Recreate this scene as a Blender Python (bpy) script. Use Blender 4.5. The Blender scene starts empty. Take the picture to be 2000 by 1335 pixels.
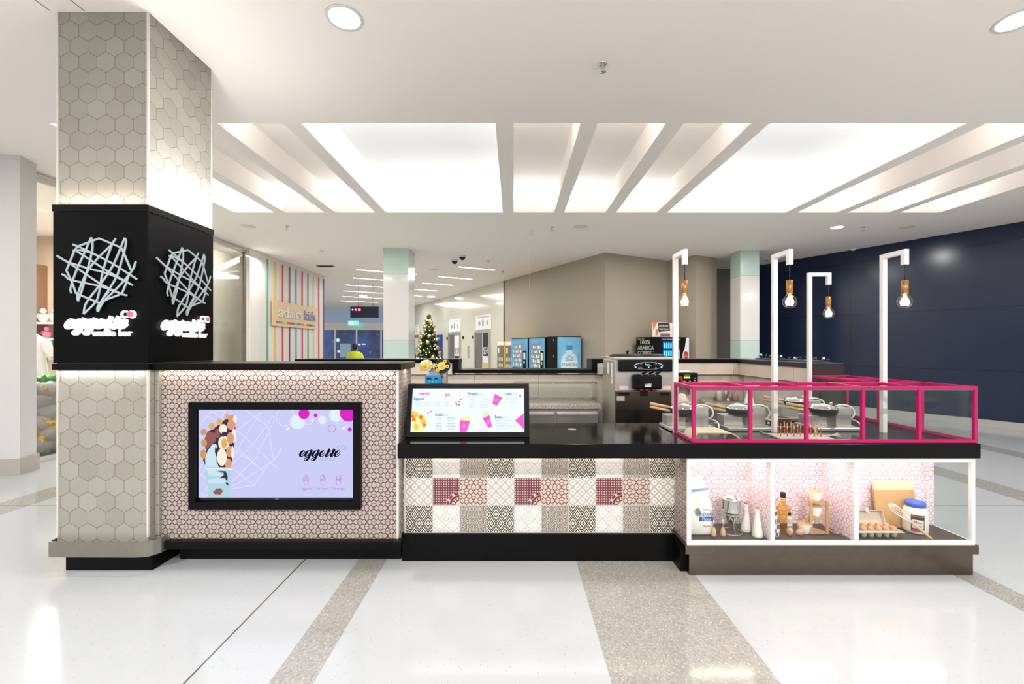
import bpy, bmesh, math, random
from mathutils import Vector, Matrix

# ---------------------------------------------------------------- camera, world, exposure
scene = bpy.context.scene
COL = scene.collection
F_PX, CX, CY, EYE = 850.0, 1003.0, 676.0, 1.58          # focal length / principal point of the 2000x1335 frame, eye height
cam_data = bpy.data.cameras.new('camera')
cam_data.sensor_fit = 'HORIZONTAL'
cam_data.sensor_width = 36.0
cam_data.lens = 36.0 * F_PX / 2000.0
cam_data.shift_x = -(CX - 1000.0) / 2000.0
cam_data.shift_y = (CY - 667.5) / 2000.0
cam_data.clip_start, cam_data.clip_end = 0.05, 200
cam = bpy.data.objects.new('camera', cam_data)
cam.location = (0, 0, EYE)
cam.rotation_euler = (math.pi / 2, 0, 0)
COL.objects.link(cam)
scene.camera = cam

world = bpy.data.worlds.new('world')
scene.world = world
world.use_nodes = True
bg = world.node_tree.nodes['Background']
bg.inputs[0].default_value = (1.0, 0.99, 0.98, 1)
bg.inputs[1].default_value = 0.42

vs = scene.view_settings
vs.view_transform = 'Standard'
vs.look = 'None'
vs.gamma = 1
vs.use_curve_mapping = False
vs.exposure = 0.5
try:
    cy = scene.cycles
    cy.use_denoising = True
    cy.max_bounces = 10
    cy.diffuse_bounces = 5
    cy.glossy_bounces = 4
    cy.transmission_bounces = 6
    cy.transparent_max_bounces = 24
    cy.caustics_reflective = False
    cy.caustics_refractive = False
    cy.sample_clamp_indirect = 6.0
    cy.blur_glossy = 0.5
except Exception:
    pass

ZC = 3.93        # ceiling height


def area(name, loc, sx, sy, power, color, direction=(0, 0, -1), spread=180):
    l = bpy.data.lights.new(name, 'AREA')
    l.shape = 'RECTANGLE'
    l.size, l.size_y = sx, sy
    l.energy = power
    l.color = color
    l.spread = math.radians(spread)
    o = bpy.data.objects.new(name, l)
    o.location = loc
    o.rotation_euler = Vector(direction).to_track_quat('-Z', 'Y').to_euler()
    COL.objects.link(o)
    return o


WARM, NEUT, COOL = (1.0, 0.86, 0.70), (1.0, 0.985, 0.965), (0.97, 0.985, 1.0)
# coffers in the ceiling: x0, x1, is_large
COFFERS = [(-4.90, -4.20, 0), (-4.01, -3.32, 0), (-3.13, -2.43, 0), (-2.24, -0.19, 1), (0.0, 0.71, 0), (0.89, 1.61, 0),
           (1.80, 2.51, 0), (2.70, 4.78, 1), (4.98, 5.68, 0), (5.87, 6.59, 0), (6.78, 7.48, 0)]
CF0, CF1 = 4.59, 7.65                     # front and back edge of the coffers
for (x0, x1, big) in COFFERS:
    w = x1 - x0
    if big:      # concealed cove strips at both ends, washing the raised ceiling
        area('cove_lamp', ((x0 + x1) / 2, CF1 + 0.16, ZC + 0.2), w, 0.1, 19, COOL, (0, -0.75, 0.65))
        area('cove_lamp', ((x0 + x1) / 2, CF0 - 0.16, ZC + 0.2), w, 0.1, 20, COOL, (0, 0.75, 0.65))
        area('coffer_lamp', ((x0 + x1) / 2 + 0.07, 6.84, ZC + 0.45), 0.1, 0.1, 16, COOL)
    else:
        area('cove_lamp', ((x0 + x1) / 2, CF1 + 0.15, ZC + 0.2), w, 0.08, 11.5, COOL, (0, -0.7, 0.6))
        area('cove_lamp', ((x0 + x1) / 2, CF0 - 0.15, ZC + 0.2), w, 0.08, 6, COOL, (0, 0.7, 0.6))
# downlights: position, lamp power; the out-of-view ones are bare lamps added for bounce light
DOWNLIGHTS = [(-1.21, 3.116, 26, 'round recessed downlight in the ceiling at the upper left, nearest the tiled column'),
              (3.63, 3.14, 26, 'round recessed downlight in the ceiling at the upper right corner of the photo'),
              (6.39, 8.60, 36, 'round recessed downlight beyond the coffers, near the navy wall'),
              (-3.9, -1.4, 165, 'added unseen lamp behind the viewer'), (1.2, -1.4, 165, 'added unseen lamp behind the viewer'),
              (6.3, -1.4, 165, 'added unseen lamp behind the viewer'), (-1.4, -4.4, 165, 'added unseen lamp behind the viewer'),
              (3.8, -4.4, 165, 'added unseen lamp behind the viewer'), (8.3, 3.4, 34, 'added unseen lamp right of the kiosk, outside the frame'),
              (-5.9, 3.1, 26, 'added unseen lamp left of the kiosk, outside the frame'),
              (11.0, 1.0, 90, 'added unseen lamp far right, outside the frame'), (-8.5, 0.5, 90, 'added unseen lamp far left, outside the frame')]


# ---------------------------------------------------------------- helpers
def lin(c):
    c /= 255.0
    return c / 12.92 if c <= 0.04045 else ((c + 0.055) / 1.055) ** 2.4


def C(r, g, b):
    return (lin(r), lin(g), lin(b), 1)


class E:                                    # arithmetic on shader sockets
    def __init__(s, nt, o): s.nt, s.o = nt, o

    def op(s, name, *args):
        n = s.nt.nodes.new('ShaderNodeMath')
        n.operation = name
        for i, a in enumerate((s,) + args):
            if isinstance(a, E): s.nt.links.new(a.o, n.inputs[i])
            else: n.inputs[i].default_value = a
        return E(s.nt, n.outputs[0])

    def __add__(s, b): return s.op('ADD', b)
    __radd__ = __add__
    def __sub__(s, b): return s.op('SUBTRACT', b)
    def __rsub__(s, b): return (s * -1) + b
    def __mul__(s, b): return s.op('MULTIPLY', b)
    __rmul__ = __mul__
    def __truediv__(s, b): return s.op('DIVIDE', b)
    def __abs__(s): return s.op('ABSOLUTE')
    def lt(s, b): return s.op('LESS_THAN', b)
    def gt(s, b): return s.op('GREATER_THAN', b)
    def mn(s, b): return s.op('MINIMUM', b)
    def mx(s, b): return s.op('MAXIMUM', b)
    def fract(s): return s.op('FRACT')
    def floor(s): return s.op('FLOOR')
    def sqrt(s): return s.op('SQRT')
    def sin(s): return s.op('SINE')
    def wrap(s, p): return s.op('WRAP', p / 2, -p / 2)      # into -p/2 .. p/2
    def atan2(s, b): return s.op('ARCTAN2', b)


def mixc(nt, fac, a, b):
    n = nt.nodes.new('ShaderNodeMix')
    n.data_type = 'RGBA'
    for i, val in ((0, fac), (6, a), (7, b)):
        if isinstance(val, E): nt.links.new(val.o, n.inputs[i])
        elif isinstance(val, bpy.types.NodeSocket): nt.links.new(val, n.inputs[i])
        else: n.inputs[i].default_value = val
    return n.outputs[2]


def pmat(name, base=(0.8, 0.8, 0.8, 1), rough=0.5, metal=0.0, emit=None, es=0.0, coat=0.0, spec=0.5, trans=0.0, ior=1.45, alpha=1.0):
    m = bpy.data.materials.new(name)
    m.use_nodes = True
    b = m.node_tree.nodes['Principled BSDF']
    b.inputs['Base Color'].default_value = base
    b.inputs['Roughness'].default_value = rough
    b.inputs['Metallic'].default_value = metal
    b.inputs['Specular IOR Level'].default_value = spec
    b.inputs['Coat Weight'].default_value = coat
    b.inputs['Coat Roughness'].default_value = 0.08
    b.inputs['Transmission Weight'].default_value = trans
    b.inputs['IOR'].default_value = ior
    if emit:
        b.inputs['Emission Color'].default_value = emit
        b.inputs['Emission Strength'].default_value = es
    return m


def emat(name, col, s=1.0):
    m = bpy.data.materials.new(name)
    m.use_nodes = True
    nt = m.node_tree
    nt.nodes.clear()
    e = nt.nodes.new('ShaderNodeEmission')
    e.inputs[0].default_value = col
    e.inputs[1].default_value = s
    o = nt.nodes.new('ShaderNodeOutputMaterial')
    nt.links.new(e.outputs[0], o.inputs[0])
    return m


def glass_mat(name, tint=(0.93, 0.97, 0.95, 1), base_refl=0.04, rough=0.0):
    m = bpy.data.materials.new(name)
    m.use_nodes = True
    nt = m.node_tree
    nt.nodes.clear()
    t = nt.nodes.new('ShaderNodeBsdfTransparent')
    t.inputs[0].default_value = tint
    g = nt.nodes.new('ShaderNodeBsdfGlossy')
    g.inputs['Roughness'].default_value = rough
    lw = nt.nodes.new('ShaderNodeLayerWeight')
    f = E(nt, lw.outputs['Facing'])
    fac = f.op('POWER', 5.0) * 0.75 + base_refl
    mx = nt.nodes.new('ShaderNodeMixShader')
    nt.links.new(fac.o, mx.inputs[0])
    nt.links.new(t.outputs[0], mx.inputs[1])
    nt.links.new(g.outputs[0], mx.inputs[2])
    o = nt.nodes.new('ShaderNodeOutputMaterial')
    nt.links.new(mx.outputs[0], o.inputs[0])
    return m


def coords(nt, vertical=True):
    """world position as (u, v): walls use the run of the wall and the height, floors x and y"""
    g = nt.nodes.new('ShaderNodeNewGeometry')
    s = nt.nodes.new('ShaderNodeSeparateXYZ')
    nt.links.new(g.outputs['Position'], s.inputs[0])
    x, y, z = (E(nt, s.outputs[i]) for i in range(3))
    if not vertical:
        return x, y
    sn = nt.nodes.new('ShaderNodeSeparateXYZ')
    nt.links.new(g.outputs['True Normal'], sn.inputs[0])
    side = abs(E(nt, sn.outputs[0])).gt(0.5)
    u = x + (y - x) * side
    return u, z


def noise(nt, scale, detail=2.0):
    g = nt.nodes.new('ShaderNodeNewGeometry')
    n = nt.nodes.new('ShaderNodeTexNoise')
    n.inputs['Scale'].default_value = scale
    n.inputs['Detail'].default_value = detail
    nt.links.new(g.outputs['Position'], n.inputs['Vector'])
    return E(nt, n.outputs[0])


def setcol(m, sock):
    m.node_tree.links.new(sock, m.node_tree.nodes['Principled BSDF'].inputs['Base Color'])
    return m


def speckle(name, a, b, scale, rough=0.5, metal=0.0, amount=0.5, **k):
    """a material whose colour drifts between a and b with a fine noise"""
    m = pmat(name, a, rough, metal, **k)
    n = noise(m.node_tree, scale, 4)
    return setcol(m, mixc(m.node_tree, (n - 0.5) * 2 * amount + 0.5, a, b))


def cr(pts, n=8, closed=False):
    """Catmull-Rom through points"""
    P = [Vector(p) for p in pts]
    out = []
    N = len(P)
    for i in range(N if closed else N - 1):
        p0 = P[(i - 1) % N] if (closed or i > 0) else P[0] * 2 - P[1]
        p1, p2 = P[i], P[(i + 1) % N]
        p3 = P[(i + 2) % N] if (closed or i + 2 < N) else P[-1] * 2 - P[-2]
        for k in range(n):
            t = k / n
            out.append(0.5 * ((2 * p1) + (p2 - p0) * t + (2 * p0 - 5 * p1 + 4 * p2 - p3) * t * t + (3 * p1 - p0 - 3 * p2 + p3) * t ** 3))
    if not closed: out.append(P[-1])
    return out


def frame(o, xd, yd):
    x = Vector(xd).normalized(); y = Vector(yd).normalized(); n = x.cross(y)
    M = Matrix.Identity(4)
    for i in range(3):
        M[i][0], M[i][1], M[i][2], M[i][3] = x[i], y[i], n[i], o[i]
    return M


_text_cache = {}


def text_geo(s):
    if s not in _text_cache:
        cu = bpy.data.curves.new('lettering', 'FONT')
        cu.body = s
        cu.resolution_u = 3
        ob = bpy.data.objects.new('lettering', cu)
        COL.objects.link(ob)
        dg = bpy.context.evaluated_depsgraph_get()
        me = bpy.data.meshes.new_from_object(ob.evaluated_get(dg))
        vv = [v.co.copy() for v in me.vertices]
        ff = [list(p.vertices) for p in me.polygons]
        bpy.data.meshes.remove(me)
        bpy.data.objects.remove(ob)
        bpy.data.curves.remove(cu)
        x0 = min(v.x for v in vv); x1 = max(v.x for v in vv)
        for v in vv: v.x -= x0
        _text_cache[s] = (vv, ff, x1 - x0)
    return _text_cache[s]


WM = {}                                       # world matrix of every thing and part


class MB:
    def __init__(s):
        s.v, s.f, s.mi, s.sm, s.mats, s.cur = [], [], [], [], [], 0
        s.M = Matrix.Identity(4)
        s.lift = s.dl = 0.0

    def lift_step(s): s.lift = (s.lift + s.dl) % 0.004 if s.dl else 0.0

    def use(s, m):
        if m not in s.mats: s.mats.append(m)
        s.cur = s.mats.index(m)
        return s

    def at(s, M):
        s.M = M
        return s

    def add(s, vv, ff, smooth=False):
        k = len(s.v)
        for p in vv: s.v.append(s.M @ Vector(p))
        for f in ff:
            s.f.append([i + k for i in f]); s.mi.append(s.cur); s.sm.append(smooth)
        return s

    def box(s, x0, y0, z0, x1, y1, z1, bev=0.0):
        if bev <= 0:
            vv = [(x, y, z) for z in (z0, z1) for y in (y0, y1) for x in (x0, x1)]
            return s.add(vv, [(0, 2, 3, 1), (4, 5, 7, 6), (0, 1, 5, 4), (2, 6, 7, 3), (0, 4, 6, 2), (1, 3, 7, 5)])
        bm = bmesh.new()
        bmesh.ops.create_cube(bm, size=1)
        for v in bm.verts:
            v.co = Vector(((x0 + x1) / 2 + v.co.x * (x1 - x0), (y0 + y1) / 2 + v.co.y * (y1 - y0), (z0 + z1) / 2 + v.co.z * (z1 - z0)))
        bmesh.ops.bevel(bm, geom=list(bm.edges), offset=bev, segments=2, profile=0.5, affect='EDGES')
        bm.verts.index_update()
        s.add([v.co.copy() for v in bm.verts], [[v.index for v in f.verts] for f in bm.faces], False)
        bm.free()
        return s

    def tube(s, pts, r, n=8, caps=True, smooth=True, square=False):
        P = [Vector(p) for p in pts]
        R = r if isinstance(r, (list, tuple)) else [r] * len(P)
        t = (P[1] - P[0]).normalized()
        up = Vector((0, 0, 1)) if abs(t.z) < 0.9 else Vector((1, 0, 0))
        a = t.cross(up).normalized(); b = a.cross(t)
        vv, ff = [], []
        for i, p in enumerate(P):
            d = (P[min(i + 1, len(P) - 1)] - P[max(i - 1, 0)])
            d = d.normalized() if d.length > 1e-9 else t
            a = (a - d * a.dot(d)).normalized(); b = d.cross(a)
            for k in range(n):
                an = 2 * math.pi * (k + (0.5 if square else 0)) / n
                vv.append(p + (a * math.cos(an) + b * math.sin(an)) * R[i])
        for i in range(len(P) - 1):
            for k in range(n):
                ff.append((i * n + k, i * n + (k + 1) % n, (i + 1) * n + (k + 1) % n, (i + 1) * n + k))
        s.add(vv, ff, smooth)
        if caps:
            s.add(vv[:n], [list(range(n))[::-1]], False)
            s.add(vv[-n:], [list(range(n))], False)
        return s

    def cyl(s, p0, p1, r, r1=None, n=16, caps=True, smooth=True):
        return s.tube([p0, p1], [r, r if r1 is None else r1], n, caps, smooth)

    def lathe(s, prof, c=(0, 0, 0), n=24, smooth=True, sx=1.0, sy=1.0):
        vv, ff = [], []
        for (r, z) in prof:
            for k in range(n):
                an = 2 * math.pi * k / n
                vv.append((c[0] + r * math.cos(an) * sx, c[1] + r * math.sin(an) * sy, c[2] + z))
        for i in range(len(prof) - 1):
            for k in range(n):
                ff.append((i * n + k, i * n + (k + 1) % n, (i + 1) * n + (k + 1) % n, (i + 1) * n + k))
        s.add(vv, ff, smooth)
        if prof[0][0] > 1e-4: s.add(vv[:n], [list(range(n))[::-1]], False)
        if prof[-1][0] > 1e-4: s.add(vv[-n:], [list(range(n))], False)
        return s

    def ball(s, c, r, n=14, m=9, egg=0.0):
        rx, ry, rz = r if isinstance(r, (tuple, list)) else (r, r, r)
        vv, ff = [], []
        for i in range(m + 1):
            th = math.pi * i / m
            for k in range(n):
                ph = 2 * math.pi * k / n
                q = math.sin(th) * (1 + egg * math.cos(th))
                vv.append((c[0] + rx * q * math.cos(ph), c[1] + ry * q * math.sin(ph), c[2] - rz * math.cos(th)))
        for i in range(m):
            for k in range(n):
                ff.append((i * n + k, i * n + (k + 1) % n, (i + 1) * n + (k + 1) % n, (i + 1) * n + k))
        return s.add(vv, ff, True)

    # ---- flat drawing in the local xy plane of s.M (z = towards the viewer of the drawing)
    def poly(s, pts, z=0.0, d=0.0):
        n = len(pts)
        A = sum(pts[i][0] * pts[(i + 1) % n][1] - pts[(i + 1) % n][0] * pts[i][1] for i in range(n))
        if A < 0: pts = pts[::-1]
        top = [(p[0], p[1], z + d) for p in pts]
        s.add(top, [list(range(n))])
        if d > 0:
            bot = [(p[0], p[1], z) for p in pts]
            s.add(bot + top, [(i, (i + 1) % n, n + (i + 1) % n, n + i) for i in range(n)])
            s.add(bot, [list(range(n))[::-1]])
        return s

    def rect(s, x0, y0, x1, y1, z=0.0, d=0.0):
        return s.poly([(x0, y0), (x1, y0), (x1, y1), (x0, y1)], z, d)

    def disc(s, x, y, r, z=0.0, d=0.0, n=28, ry=None, a0=0, a1=2 * math.pi):
        k = n if abs(a1 - a0 - 2 * math.pi) < 1e-6 else n + 1
        return s.poly([(x + r * math.cos(a0 + (a1 - a0) * i / n), y + (ry or r) * math.sin(a0 + (a1 - a0) * i / n)) for i in range(k)], z, d)

    def ring(s, x, y, r, w, z=0.0, n=40, d=0.0):
        return s.stroke([(x + r * math.cos(2 * math.pi * i / n), y + r * math.sin(2 * math.pi * i / n)) for i in range(n + 1)], w, z, d)

    def stroke(s, pts, w, z=0.0, d=0.0):
        P = [Vector((p[0], p[1])) for p in pts]
        Q = [P[0]]
        for p in P[1:]:
            if (p - Q[-1]).length > 1e-7: Q.append(p)
        P = Q
        n = len(P)
        z = z + s.lift
        s.lift_step()
        W = w if isinstance(w, (list, tuple)) else [w] * n
        L, R = [], []
        for i in range(n):
            d0 = (P[i] - P[i - 1]).normalized() if i > 0 else (P[1] - P[0]).normalized()
            d1 = (P[i + 1] - P[i]).normalized() if i < n - 1 else d0
            t = d0 + d1
            t = t.normalized() if t.length > 1e-4 else d0
            nn = Vector((-t.y, t.x))
            k = 1.0 / max(0.5, nn.dot(Vector((-d1.y, d1.x))))
            L.append(P[i] + nn * W[min(i, len(W) - 1)] * 0.5 * k); R.append(P[i] - nn * W[min(i, len(W) - 1)] * 0.5 * k)
        vv = [(p.x, p.y, z + d) for p in L] + [(p.x, p.y, z + d) for p in R]
        ff = [(n + i, n + i + 1, i + 1, i) for i in range(n - 1)]
        s.add(vv, ff)
        if d > 0:
            lo = [(p.x, p.y, z) for p in L] + [(p.x, p.y, z) for p in R]
            k = 2 * n
            ff = [(i, i + 1, k + i + 1, k + i) for i in range(n - 1)] + [(k + n + i, k + n + i + 1, n + i + 1, n + i) for i in range(n - 1)]
            ff += [(0, k, k + n, n), (n - 1, n + n - 1, k + n + n - 1, k + n - 1)]
            s.add(vv + lo, ff)
        return s

    def text(s, t, x, y, size, z=0.0, align='l', d=0.0, sx=1.0, bold=0.0, width=None):
        vv, ff, w = text_geo(t)
        if width: sx = width / (w * size)
        off = {'l': 0, 'c': -w / 2, 'r': -w}[align]
        out = [((v.x + off) * size * sx + x, v.y * size + y, z + d) for v in vv]
        s.add(out, ff)
        if bold:
            for dx, dy in ((bold, 0), (-bold, 0), (0, bold), (0, -bold)):
                s.add([(p[0] + dx, p[1] + dy, p[2]) for p in out], ff)
        if d > 0:
            edges = {}
            for f in ff:
                for i in range(len(f)):
                    e = (f[i], f[(i + 1) % len(f)])
                    if (e[1], e[0]) in edges: del edges[(e[1], e[0])]
                    else: edges[e] = 1
            k = len(out)
            s.add(out + [(p[0], p[1], z) for p in out], [(a + k, b + k, b, a) for (a, b) in edges])
        return s

    def build(s, name, mat=None, parent=None, loc=None):
        """link as ONE mesh object; vertices are given in world space"""
        me = bpy.data.meshes.new(name)
        PM = WM[parent.name] if parent else Matrix.Translation(loc if loc else (0, 0, 0))
        inv = PM.inverted()
        me.from_pydata([inv @ v for v in s.v], [], s.f)
        mats = s.mats or [mat]
        for m in mats: me.materials.append(m)
        me.polygons.foreach_set('material_index', s.mi)
        me.polygons.foreach_set('use_smooth', s.sm)
        me.update()
        me.validate()
        bm = bmesh.new(); bm.from_mesh(me)
        bmesh.ops.remove_doubles(bm, verts=bm.verts, dist=1e-6)
        bm.to_mesh(me); bm.free()
        o = bpy.data.objects.new(name, me)
        COL.objects.link(o)
        if parent: o.parent = parent
        else: o.location = PM.to_translation()
        WM[o.name] = PM
        return o

    def base(s):
        xs = [v.x for v in s.v]; ys = [v.y for v in s.v]
        return ((min(xs) + max(xs)) / 2, (min(ys) + max(ys)) / 2, min(v.z for v in s.v))

    def thing(s, name, mat, label, cat, group=None):
        o = s.build(name, mat, None, s.base())
        return tag(o, label, cat, group)

    def struct(s, name, mat=None):
        o = s.build(name, mat)
        o['kind'] = 'structure'
        return o


def tag(o, label, cat, group=None, kind=None):
    o['label'] = label
    o['category'] = cat
    if group: o['group'] = group
    if kind: o['kind'] = kind
    return o


def thing(name, label, cat, loc=(0, 0, 0), group=None, rz=0.0):
    o = bpy.data.objects.new(name, None)
    o.empty_display_size = 0.1
    o.location = loc
    o.rotation_euler = (0, 0, rz)
    COL.objects.link(o)
    WM[o.name] = Matrix.Translation(loc) @ Matrix.Rotation(rz, 4, 'Z')
    return tag(o, label, cat, group)


def copy_tree(o, loc, label=None, rz=None, scale=None):
    r = o.copy()
    COL.objects.link(r)
    r.location = loc
    if rz is not None: r.rotation_euler = (0, 0, rz)
    if scale: r.scale = (scale,) * 3
    if label: r['label'] = label

    def rec(src, dst):
        for ch in list(src.children):
            c = ch.copy(); COL.objects.link(c); c.parent = dst
            rec(ch, c)
    rec(o, r)
    return r


def B(x0, y0, z0, x1, y1, z1, bev=0.0):
    return MB().box(x0, y0, z0, x1, y1, z1, bev)


def P(px, py, Y):
    """point seen at a photo pixel, at distance Y along the view"""
    return Vector(((px - CX) * Y / F_PX, Y, EYE - (py - CY) * Y / F_PX))


# ---------------------------------------------------------------- lettering of the shop's script logo
_E = [(300, 452), (352, 425), (393, 372), (372, 340), (325, 345), (262, 400), (236, 460), (250, 508), (290, 522), (345, 490), (405, 435)]
_G1 = [(570, 352), (520, 338), (462, 370), (412, 450), (410, 502), (445, 512), (500, 462), (560, 380), (606, 312)]
_G2 = [(612, 305), (575, 400), (535, 495), (490, 590), (430, 648), (378, 645), (368, 605), (412, 568), (480, 545), (560, 500), (635, 440)]
_T1 = [(1185, 268), (1130, 400), (1078, 480), (1078, 520), (1110, 520), (1165, 475), (1235, 410)]
_T2 = [(1098, 350), (1140, 340), (1190, 350), (1232, 343)]
SCRIPT = ([(_E, 0)], [(_G1, 0), (_G2, 0)], [(_G1, 230), (_G2, 230)], [(_E, 640)], [(_T1, 0), (_T2, 0)], [(_T1, 155), (_T2, 155)], [(_E, 1122)])


def script_logo(mb, x, y, W, z, d=0.0, fat=1.0, add=0.0):
    """brush lettering 'eggette', W wide, baseline at y"""
    k = W / 1320.0
    for letter in SCRIPT:
        for pts, dx in letter:
            cross = pts is _T2
            c = cr([((px + dx - 215) * k + x, (525 - py) * k + y) for px, py in pts], 7)
            ws = []
            for i in range(len(c)):
                t = (c[min(i + 1, len(c) - 1)] - c[max(i - 1, 0)]).normalized()
                down = max(0.0, -t.y)
                ws.append(k * (38 if cross else 24 + 58 * down) * fat + add)
            ws = [sum(ws[max(0, i - 2):i + 3]) / len(ws[max(0, i - 2):i + 3]) for i in range(len(ws))]
            mb.stroke([(p.x, p.y) for p in c], ws, z, d)
    return mb


EMBLEM = [[(220, 168), (365, 230), (540, 315), (700, 400), (880, 515), (978, 580)],
          [(220, 240), (320, 238), (450, 275), (540, 315)],
          [(245, 235), (420, 345), (580, 450), (740, 545), (928, 650)],
          [(32, 300), (190, 395), (380, 520), (560, 640), (795, 752)],
          [(35, 303), (170, 375), (400, 450), (580, 495), (740, 555), (920, 646)],
          [(92, 518), (130, 535), (170, 575), (230, 595), (350, 620), (540, 660), (700, 715), (800, 755), (862, 768)],
          [(206, 745), (197, 690), (230, 570), (290, 420), (350, 290), (440, 88)],
          [(440, 88), (455, 150), (450, 250), (420, 380), (375, 540), (340, 680), (285, 838)],
          [(285, 838), (280, 770), (325, 640), (400, 480), (520, 330), (690, 165)],
          [(728, 98), (680, 185), (620, 350), (575, 500), (550, 640), (530, 750), (490, 850), (350, 988)],
          [(350, 988), (372, 880), (430, 790), (540, 650), (640, 510), (720, 370), (835, 93)],
          [(835, 93), (850, 135), (835, 230), (780, 430), (740, 550), (650, 700), (560, 840), (518, 963)],
          [(518, 963), (585, 845), (740, 690), (860, 560), (935, 455), (966, 368)],
          [(518, 963), (515, 910), (560, 840), (650, 720)],
          [(280, 195), (440, 135)], [(440, 135), (535, 98)], [(535, 98), (685, 160), (800, 210)], [(800, 210), (910, 470)],
          [(280, 195), (240, 260), (190, 380), (150, 475)], [(150, 475), (210, 600), (265, 745)], [(265, 745), (420, 810), (540, 860)],
          [(540, 860), (620, 820), (780, 760)], [(890, 520), (850, 640), (803, 752)]]


def emblem(mb, x, y, k, w, z, d=0.0):
    mb.dl = 0.00017
    for st in EMBLEM:
        c = cr([(px * k + x, -py * k + y) for px, py in st], 6)
        mb.stroke([(p.x, p.y) for p in c], w, z, d)
    mb.dl = 0.0
    return mb

# ---------------------------------------------------------------- materials
M = {}
M['white'] = pmat('white_paint', C(236, 232, 228), 0.5)
M['ceiling'] = pmat('ceiling_paint', C(247, 240, 233), 0.7)
M['black'] = pmat('black_laminate', C(10, 10, 10), 0.36, spec=0.14)
M['blackgloss'] = pmat('black_stone', C(9, 9, 9), 0.13, spec=0.16)
M['blackmat'] = pmat('black_plastic', C(13, 13, 14), 0.5, spec=0.2)
M['rubber'] = pmat('dark_rubber', C(34, 34, 36), 0.6)
M['steel'] = pmat('brushed_steel', C(206, 202, 197), 0.3, 0.85)
M['rail'] = speckle('worn_steel_rail', C(158, 152, 144), C(142, 136, 128), 14, 0.42, 0.85)
M['steelsoft'] = speckle('satin_steel', C(204, 200, 194), C(186, 182, 176), 9, 0.36, 0.8)
M['chrome'] = pmat('chrome', C(225, 225, 225), 0.07, 1.0)
M['darksteel'] = speckle('dark_steel', C(104, 94, 84), C(116, 106, 96), 14, 0.28, 1.0)
M['whitemetal'] = pmat('white_powder_coat', C(224, 221, 218), 0.35)
M['pink'] = pmat('pink_powder_coat', C(174, 26, 90), 0.38, spec=0.3)
M['glass'] = glass_mat('clear_glass', (0.965, 0.985, 0.975, 1), 0.025)
M['glassedge'] = pmat('glass_edge', C(70, 120, 105), 0.1)
M['shopglass'] = glass_mat('shop_glass', (0.98, 0.98, 0.95, 1), 0.05)
M['ceramic'] = pmat('white_ceramic', C(240, 236, 230), 0.22, coat=0.3)
M['paper'] = pmat('white_paper', C(236, 232, 226), 0.7)
M['cork'] = speckle('cork', C(200, 150, 96), C(170, 120, 74), 60, 0.75)
M['bamboo'] = speckle('bamboo', C(200, 158, 110), C(186, 142, 94), 25, 0.45)
M['wood'] = speckle('turned_wood', C(216, 180, 134), C(200, 160, 112), 30, 0.5)
M['egg'] = speckle('egg_shell', C(206, 156, 122), C(194, 142, 106), 18, 0.45)
M['carton'] = speckle('egg_carton_pulp', C(214, 202, 186), C(196, 184, 168), 60, 0.85)
M['copper'] = pmat('copper', C(214, 130, 92), 0.25, 1.0)
M['brass'] = speckle('aged_brass', C(176, 128, 72), C(146, 102, 54), 40, 0.35, 0.6)
M['ply'] = speckle('plywood', C(216, 198, 158), C(204, 184, 142), 6, 0.5)
M['taupe'] = pmat('taupe_paint', C(164, 154, 136), 0.6)
M['cream'] = pmat('cream_glass_panel', C(210, 207, 188), 0.16, coat=0.4)
M['darktaupe'] = pmat('dark_taupe_paint', C(112, 104, 98), 0.6)
M['mint'] = pmat('mint_glass_panel', C(188, 208, 198), 0.18, coat=0.4)
M['whitepanel'] = pmat('white_glass_panel', C(214, 210, 206), 0.18, coat=0.4)
M['granite'] = speckle('granite', C(206, 194, 188), C(134, 120, 114), 90, 0.3, amount=1.6)
M['slatwhite'] = pmat('white_boarding', C(232, 226, 218), 0.45)
M['green'] = speckle('pine_needles', C(84, 116, 72), C(40, 72, 40), 6, 0.7)
M['gold'] = pmat('gold_bauble', C(206, 176, 120), 0.25, 0.7)
M['skin'] = pmat('skin', C(120, 82, 62), 0.5)
M['hair'] = pmat('dark_hair', C(24, 20, 20), 0.6)
M['hivis'] = pmat('hi_vis_yellow', C(200, 214, 40), 0.6)
M['navycloth'] = pmat('navy_trousers', C(24, 28, 44), 0.7)
M['skirting'] = pmat('grey_skirting', C(176, 170, 164), 0.4)
M['trimmetal'] = pmat('pale_metal_trim', C(226, 222, 216), 0.3, 0.4)
EW = emat('backlit_white', (0.95, 0.98, 1.0, 1), 1.7)
LED = emat('led_strip', (1.0, 0.9, 0.75, 1), 3.0)


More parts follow.
